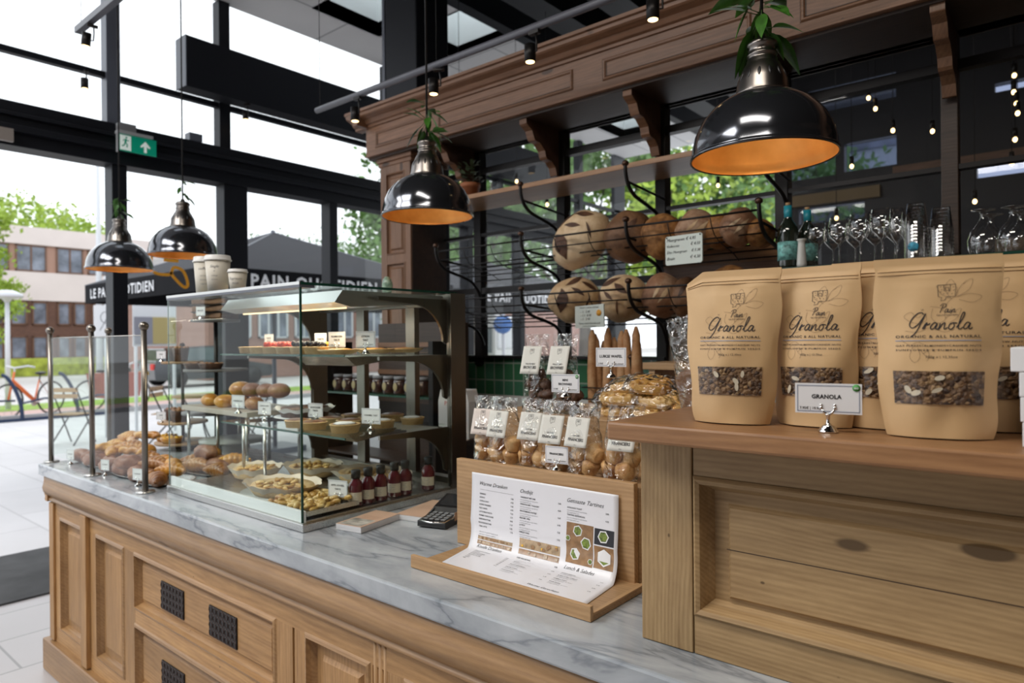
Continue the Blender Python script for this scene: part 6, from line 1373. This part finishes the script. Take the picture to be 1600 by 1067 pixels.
# street lamp posts, signs
t = thing('street_lamp', 'white post-top street lamp with a mushroom head near the left edge', 'street lamp', (-19.2,4.62,0)); MB().cyl((0,0,0),(0,0,2.55),.06,.045).build('pole', wfw, t); MB().lathe([(.05,2.5),(.10,2.58),(.32,2.62),(.30,2.70),(.12,2.78),(0,2.79)], n=24).build('lamp_head', wfw, t)
t = thing('flag_pole', 'tall pale pole standing in front of the pale office block', 'pole', (-28.4,9.7,0)); MB().cyl((0,0,0),(0,0,9.2),.13,.06).build('pole', wfw, t)
t = thing('notice_board', 'grey and tan notice board standing on the pavement', 'sign', (-12.0,4.62,0)); MB().box(0,.03,0,.28,1.50,1.95).build('grey_panel', flat('grey_print', (.20,.20,.24), .5), t); MB().box(0,.03,.28,.66,1.50,1.95).build('tan_panel', flat('tan_print', (.36,.29,.12), .5), t)
MB().box(-.02,0,-.02,.68,1.46,2.35).box(-.02,.02,.0,.04,0,1.46).box(-.02,.02,.62,.66,0,1.46).build('white_stand', wfw, t)
t = thing('street_poster', 'white poster with a pencil-like drawing on a pavement pole', 'poster', (-12.0,4.02,0)); MB().box(0,.02,0,.31,1.62,2.12).build('sheet', G['white'], t); MB().cyl((-.03,.2,0),(-.03,.2,2.6),.04).build('pole', wfw, t)
mb = MB(); stroke(mb, [(.08,1.72),(.25,2.05)], .012, lambda u, v: (.022, u, v), 0, 2); mb.tube([(.022,.16+.07*math.cos(a),1.93+.09*math.sin(a)) for a in [k*PI/6 for k in range(12)]], .005, 4, closed=True); mb.build('drawing', G['greyink'], t)
# bicycle racks and bicycles
G['bluer'] = flat('blue_black_steel', (.02,.035,.08), .4, .3)
rk = None
for k, y in enumerate((3.1,3.98,4.95)):
    lab = 'curved blue-black bicycle rack hoop on the kerb, %s from the left' % ORD[k]
    if rk is None:
        rk = thing('bicycle_rack', lab, 'bike rack', (-16.0,y,0), 0, 'bicycle rack hoops'); MB().tube(catmull([(.0,.10,0),(0,.08,.30),(-.05,.0,.62),(-.1,-.12,.86),(-.14,-.2,.92)], 4), .035, 8).build('hoop', G['bluer'], rk); MB().tube([(0,.1,.35),(-.1,.5,.42),(-.15,.9,.4)], .02, 6).build('arm', G['bluer'], rk)
    else: dup(rk, (-16.0,y,0), label=lab)
tag(MB().box(-16.05,-15.97,-2,5.6,0,.06).build('rack_rail', G['bluer']), 'long low blue-black rail joining the bicycle racks', 'rail')
def wheel(mb, c, r, hub=.02): 
    mb.tube([(c[0]+r*math.cos(a), c[1], c[2]+r*math.sin(a)) for a in [k*PI/14 for k in range(28)]], .02, 6, closed=True)
def bicycle(lab, c, rz, fmat, name='bicycle', cargo=False):
    t = thing(name, lab, 'bicycle', c, rz, None); R = .34
    for x in (-.52,.52):
        mb = MB(); wheel(mb, (x,0,R+.02), R); o = mb.build('wheel', G['rubber'], t); sp_ = MB()
        for k in range(10): a = k*PI/5; sp_.tube([(x,0,R+.02),(x+R*math.cos(a),0,R+.02+R*math.sin(a))], .003, 3)
        sp_.build('spokes', G['steel'], o)
    MB().tube([(.52,0,.36),(.40,0,.80),(.37,0,.95)], .02, 8).tube([(.40,0,.78),(-.12,0,.32)], .03, 8).tube([(.40,0,.72),(-.10,0,.30),(-.52,0,.36),(-.22,0,.75),(-.10,0,.30)], .018, 8).build('bike_frame', fmat, t)
    MB().tube([(.37,0,.93),(.36,0,1.02)], .015, 6).tube([(.18,-.30,1.04),(.30,-.26,1.07),(.37,0,1.03),(.30,.26,1.07),(.18,.30,1.04)], .018, 6).build('handlebar', wfw, t)
    MB().ell((-.26,0,.90), (.13,.07,.035), 12).tube([(-.22,0,.72),(-.25,0,.88)], .014, 6).build('saddle', G['rubber'], t)
    MB().tube([(-.10,-.12,.30),(-.10,.12,.30)], .012, 6).ell((-.10,0,.30), (.09,.01,.09), 14).build('crank', G['steel'], t)
    if cargo: MB().prism([(-.35,.30),(.45,.30),(.55,.85),(-.45,.85)], -.28, .28, 'y').build('cargo_box', flat('red_cargo_box', (.30,.075,.05), .5), t)
    return t
bicycle('orange bicycle with white handlebar parked in the curved rack', (-16.9,4.45,0), math.radians(-60), flat('orange_frame', (.70,.16,.04), .35))
cbk = bicycle('cargo bicycle with a red wooden box parked by the kerb', (-16.9,6.05,0), math.radians(100), G['rubber'], 'cargo_bicycle', True)
# car
t = thing('parked_car', 'dark grey estate car driving past behind the tiered stand', 'car', (-24.5,9.75,0), PI/2)
cp = G['carp'] = flat('dark_grey_paint', (.05,.055,.065), .25, .4, coat=1)
pf = [(0,.30),(.05,.25),(4.2,.25),(4.3,.40),(4.25,.68),(3.2,.85),(.02,.92),(-.03,.60)]
MB().prism(pf, -.85, .85, 'y').build('body', cp, t, bevel=.06); MB().prism([(.10,.88),(.40,1.34),(1.9,1.42),(2.6,1.36),(3.35,.82)], -.74, .74, 'y').build('roof_cabin', cp, t, bevel=.05)
gl_ = flat('car_glass', (.10,.13,.14), .08); MB().prism([(.30,.90),(.52,1.28),(1.85,1.36),(2.5,1.30),(3.05,.90)], -.755, .755, 'y').build('side_windows', gl_, t)
for x in (.75,3.5):
    for y in (-.80,.80): MB().cyl((x,y-.1,.31),(x,y+.1,.31),.31,n=20).build('wheel', G['rubber'], t)
for y in (-.68,.68): MB().box(-.05,.06,y-.12,y+.12,.62,.82).build('tail_light', flat('red_light', (.6,.02,.02), .3), t)
MB().box(-.06,.0,-.3,.3,.45,.56).build('number_plate', G['yellow'], t)
# folding bistro chairs and a table on the terrace
ch = None
for k, (x, y, rz, lab) in enumerate(((-11.7,3.62,.6,'folding terrace chair with wooden slats behind the left guard posts'), (-10.6,4.55,-.8,'folding terrace chair right of the black window post'), (-9.4,5.3,2.2,'folding terrace chair beside the round terrace table'))):
    if ch is None:
        ch = thing('folding_chair', lab, 'chair', (x,y,0), rz, 'folding terrace chairs')
        for sx in (-.2,.2): MB().tube([(sx,.22,0),(sx,-.18,.86)], .011, 6).build('back_leg', G['iron'], ch); MB().tube([(sx*.9,-.22,0),(sx*.9,.2,.45)], .011, 6).build('front_leg', G['iron'], ch)
        for q in range(4): MB().box(-.2,.2,-.16+.09*q,-.09+.09*q,.445,.46).build('seat_slat', G['crate'], ch)
        for z in (.70,.79): MB().box(-.21,.21,-.17,-.155,z,z+.065).build('back_slat', G['crate'], ch)
    else: dup(ch, (x,y,0), rz, label=lab)
t = thing('terrace_table', 'round terrace table with wooden top outside behind the pastries', 'table', (-9.9,4.7,0)); MB().cyl((0,0,.72),(0,0,.745),.38,n=36).build('tabletop', G['crate'], t)
for k in range(3): a = k*2.09; MB().tube(catmull([(.30*math.cos(a),.30*math.sin(a),0),(.1*math.cos(a),.1*math.sin(a),.35),(.22*math.cos(a),.22*math.sin(a),.72)], 5), .011, 6).build('leg', G['iron'], t)
# bus and traffic sign seen through the partition
t = thing('white_bus', 'white bus with dark windows parked beyond the back partition', 'bus', (-22,21.5,0), .5); MB().box(0,2.4,0,7,.35,2.7).build('body', wfw, t, bevel=.1); MB().box(.15,2.25,-.02,.05,.95,2.1).box(2.38,2.42,.4,6.6,1.1,2.1).build('windows', gl_, t)
for y in (1.2,5.6): MB().cyl((2.2,y,.42),(2.45,y,.42),.42,n=20).build('wheel', G['rubber'], t)
t = thing('traffic_sign', 'round blue traffic sign on a pale pole behind the partition glass', 'traffic sign', (-9.6,11.2,0)); MB().cyl((0,0,0),(0,0,2.3),.04).build('pole', wfw, t); MB().cyl((.0,-.02,1.85),(.02,-.05,1.85),.20,n=24).build('blue_disc', flat('blue_sign', (.03,.16,.50), .4), t)
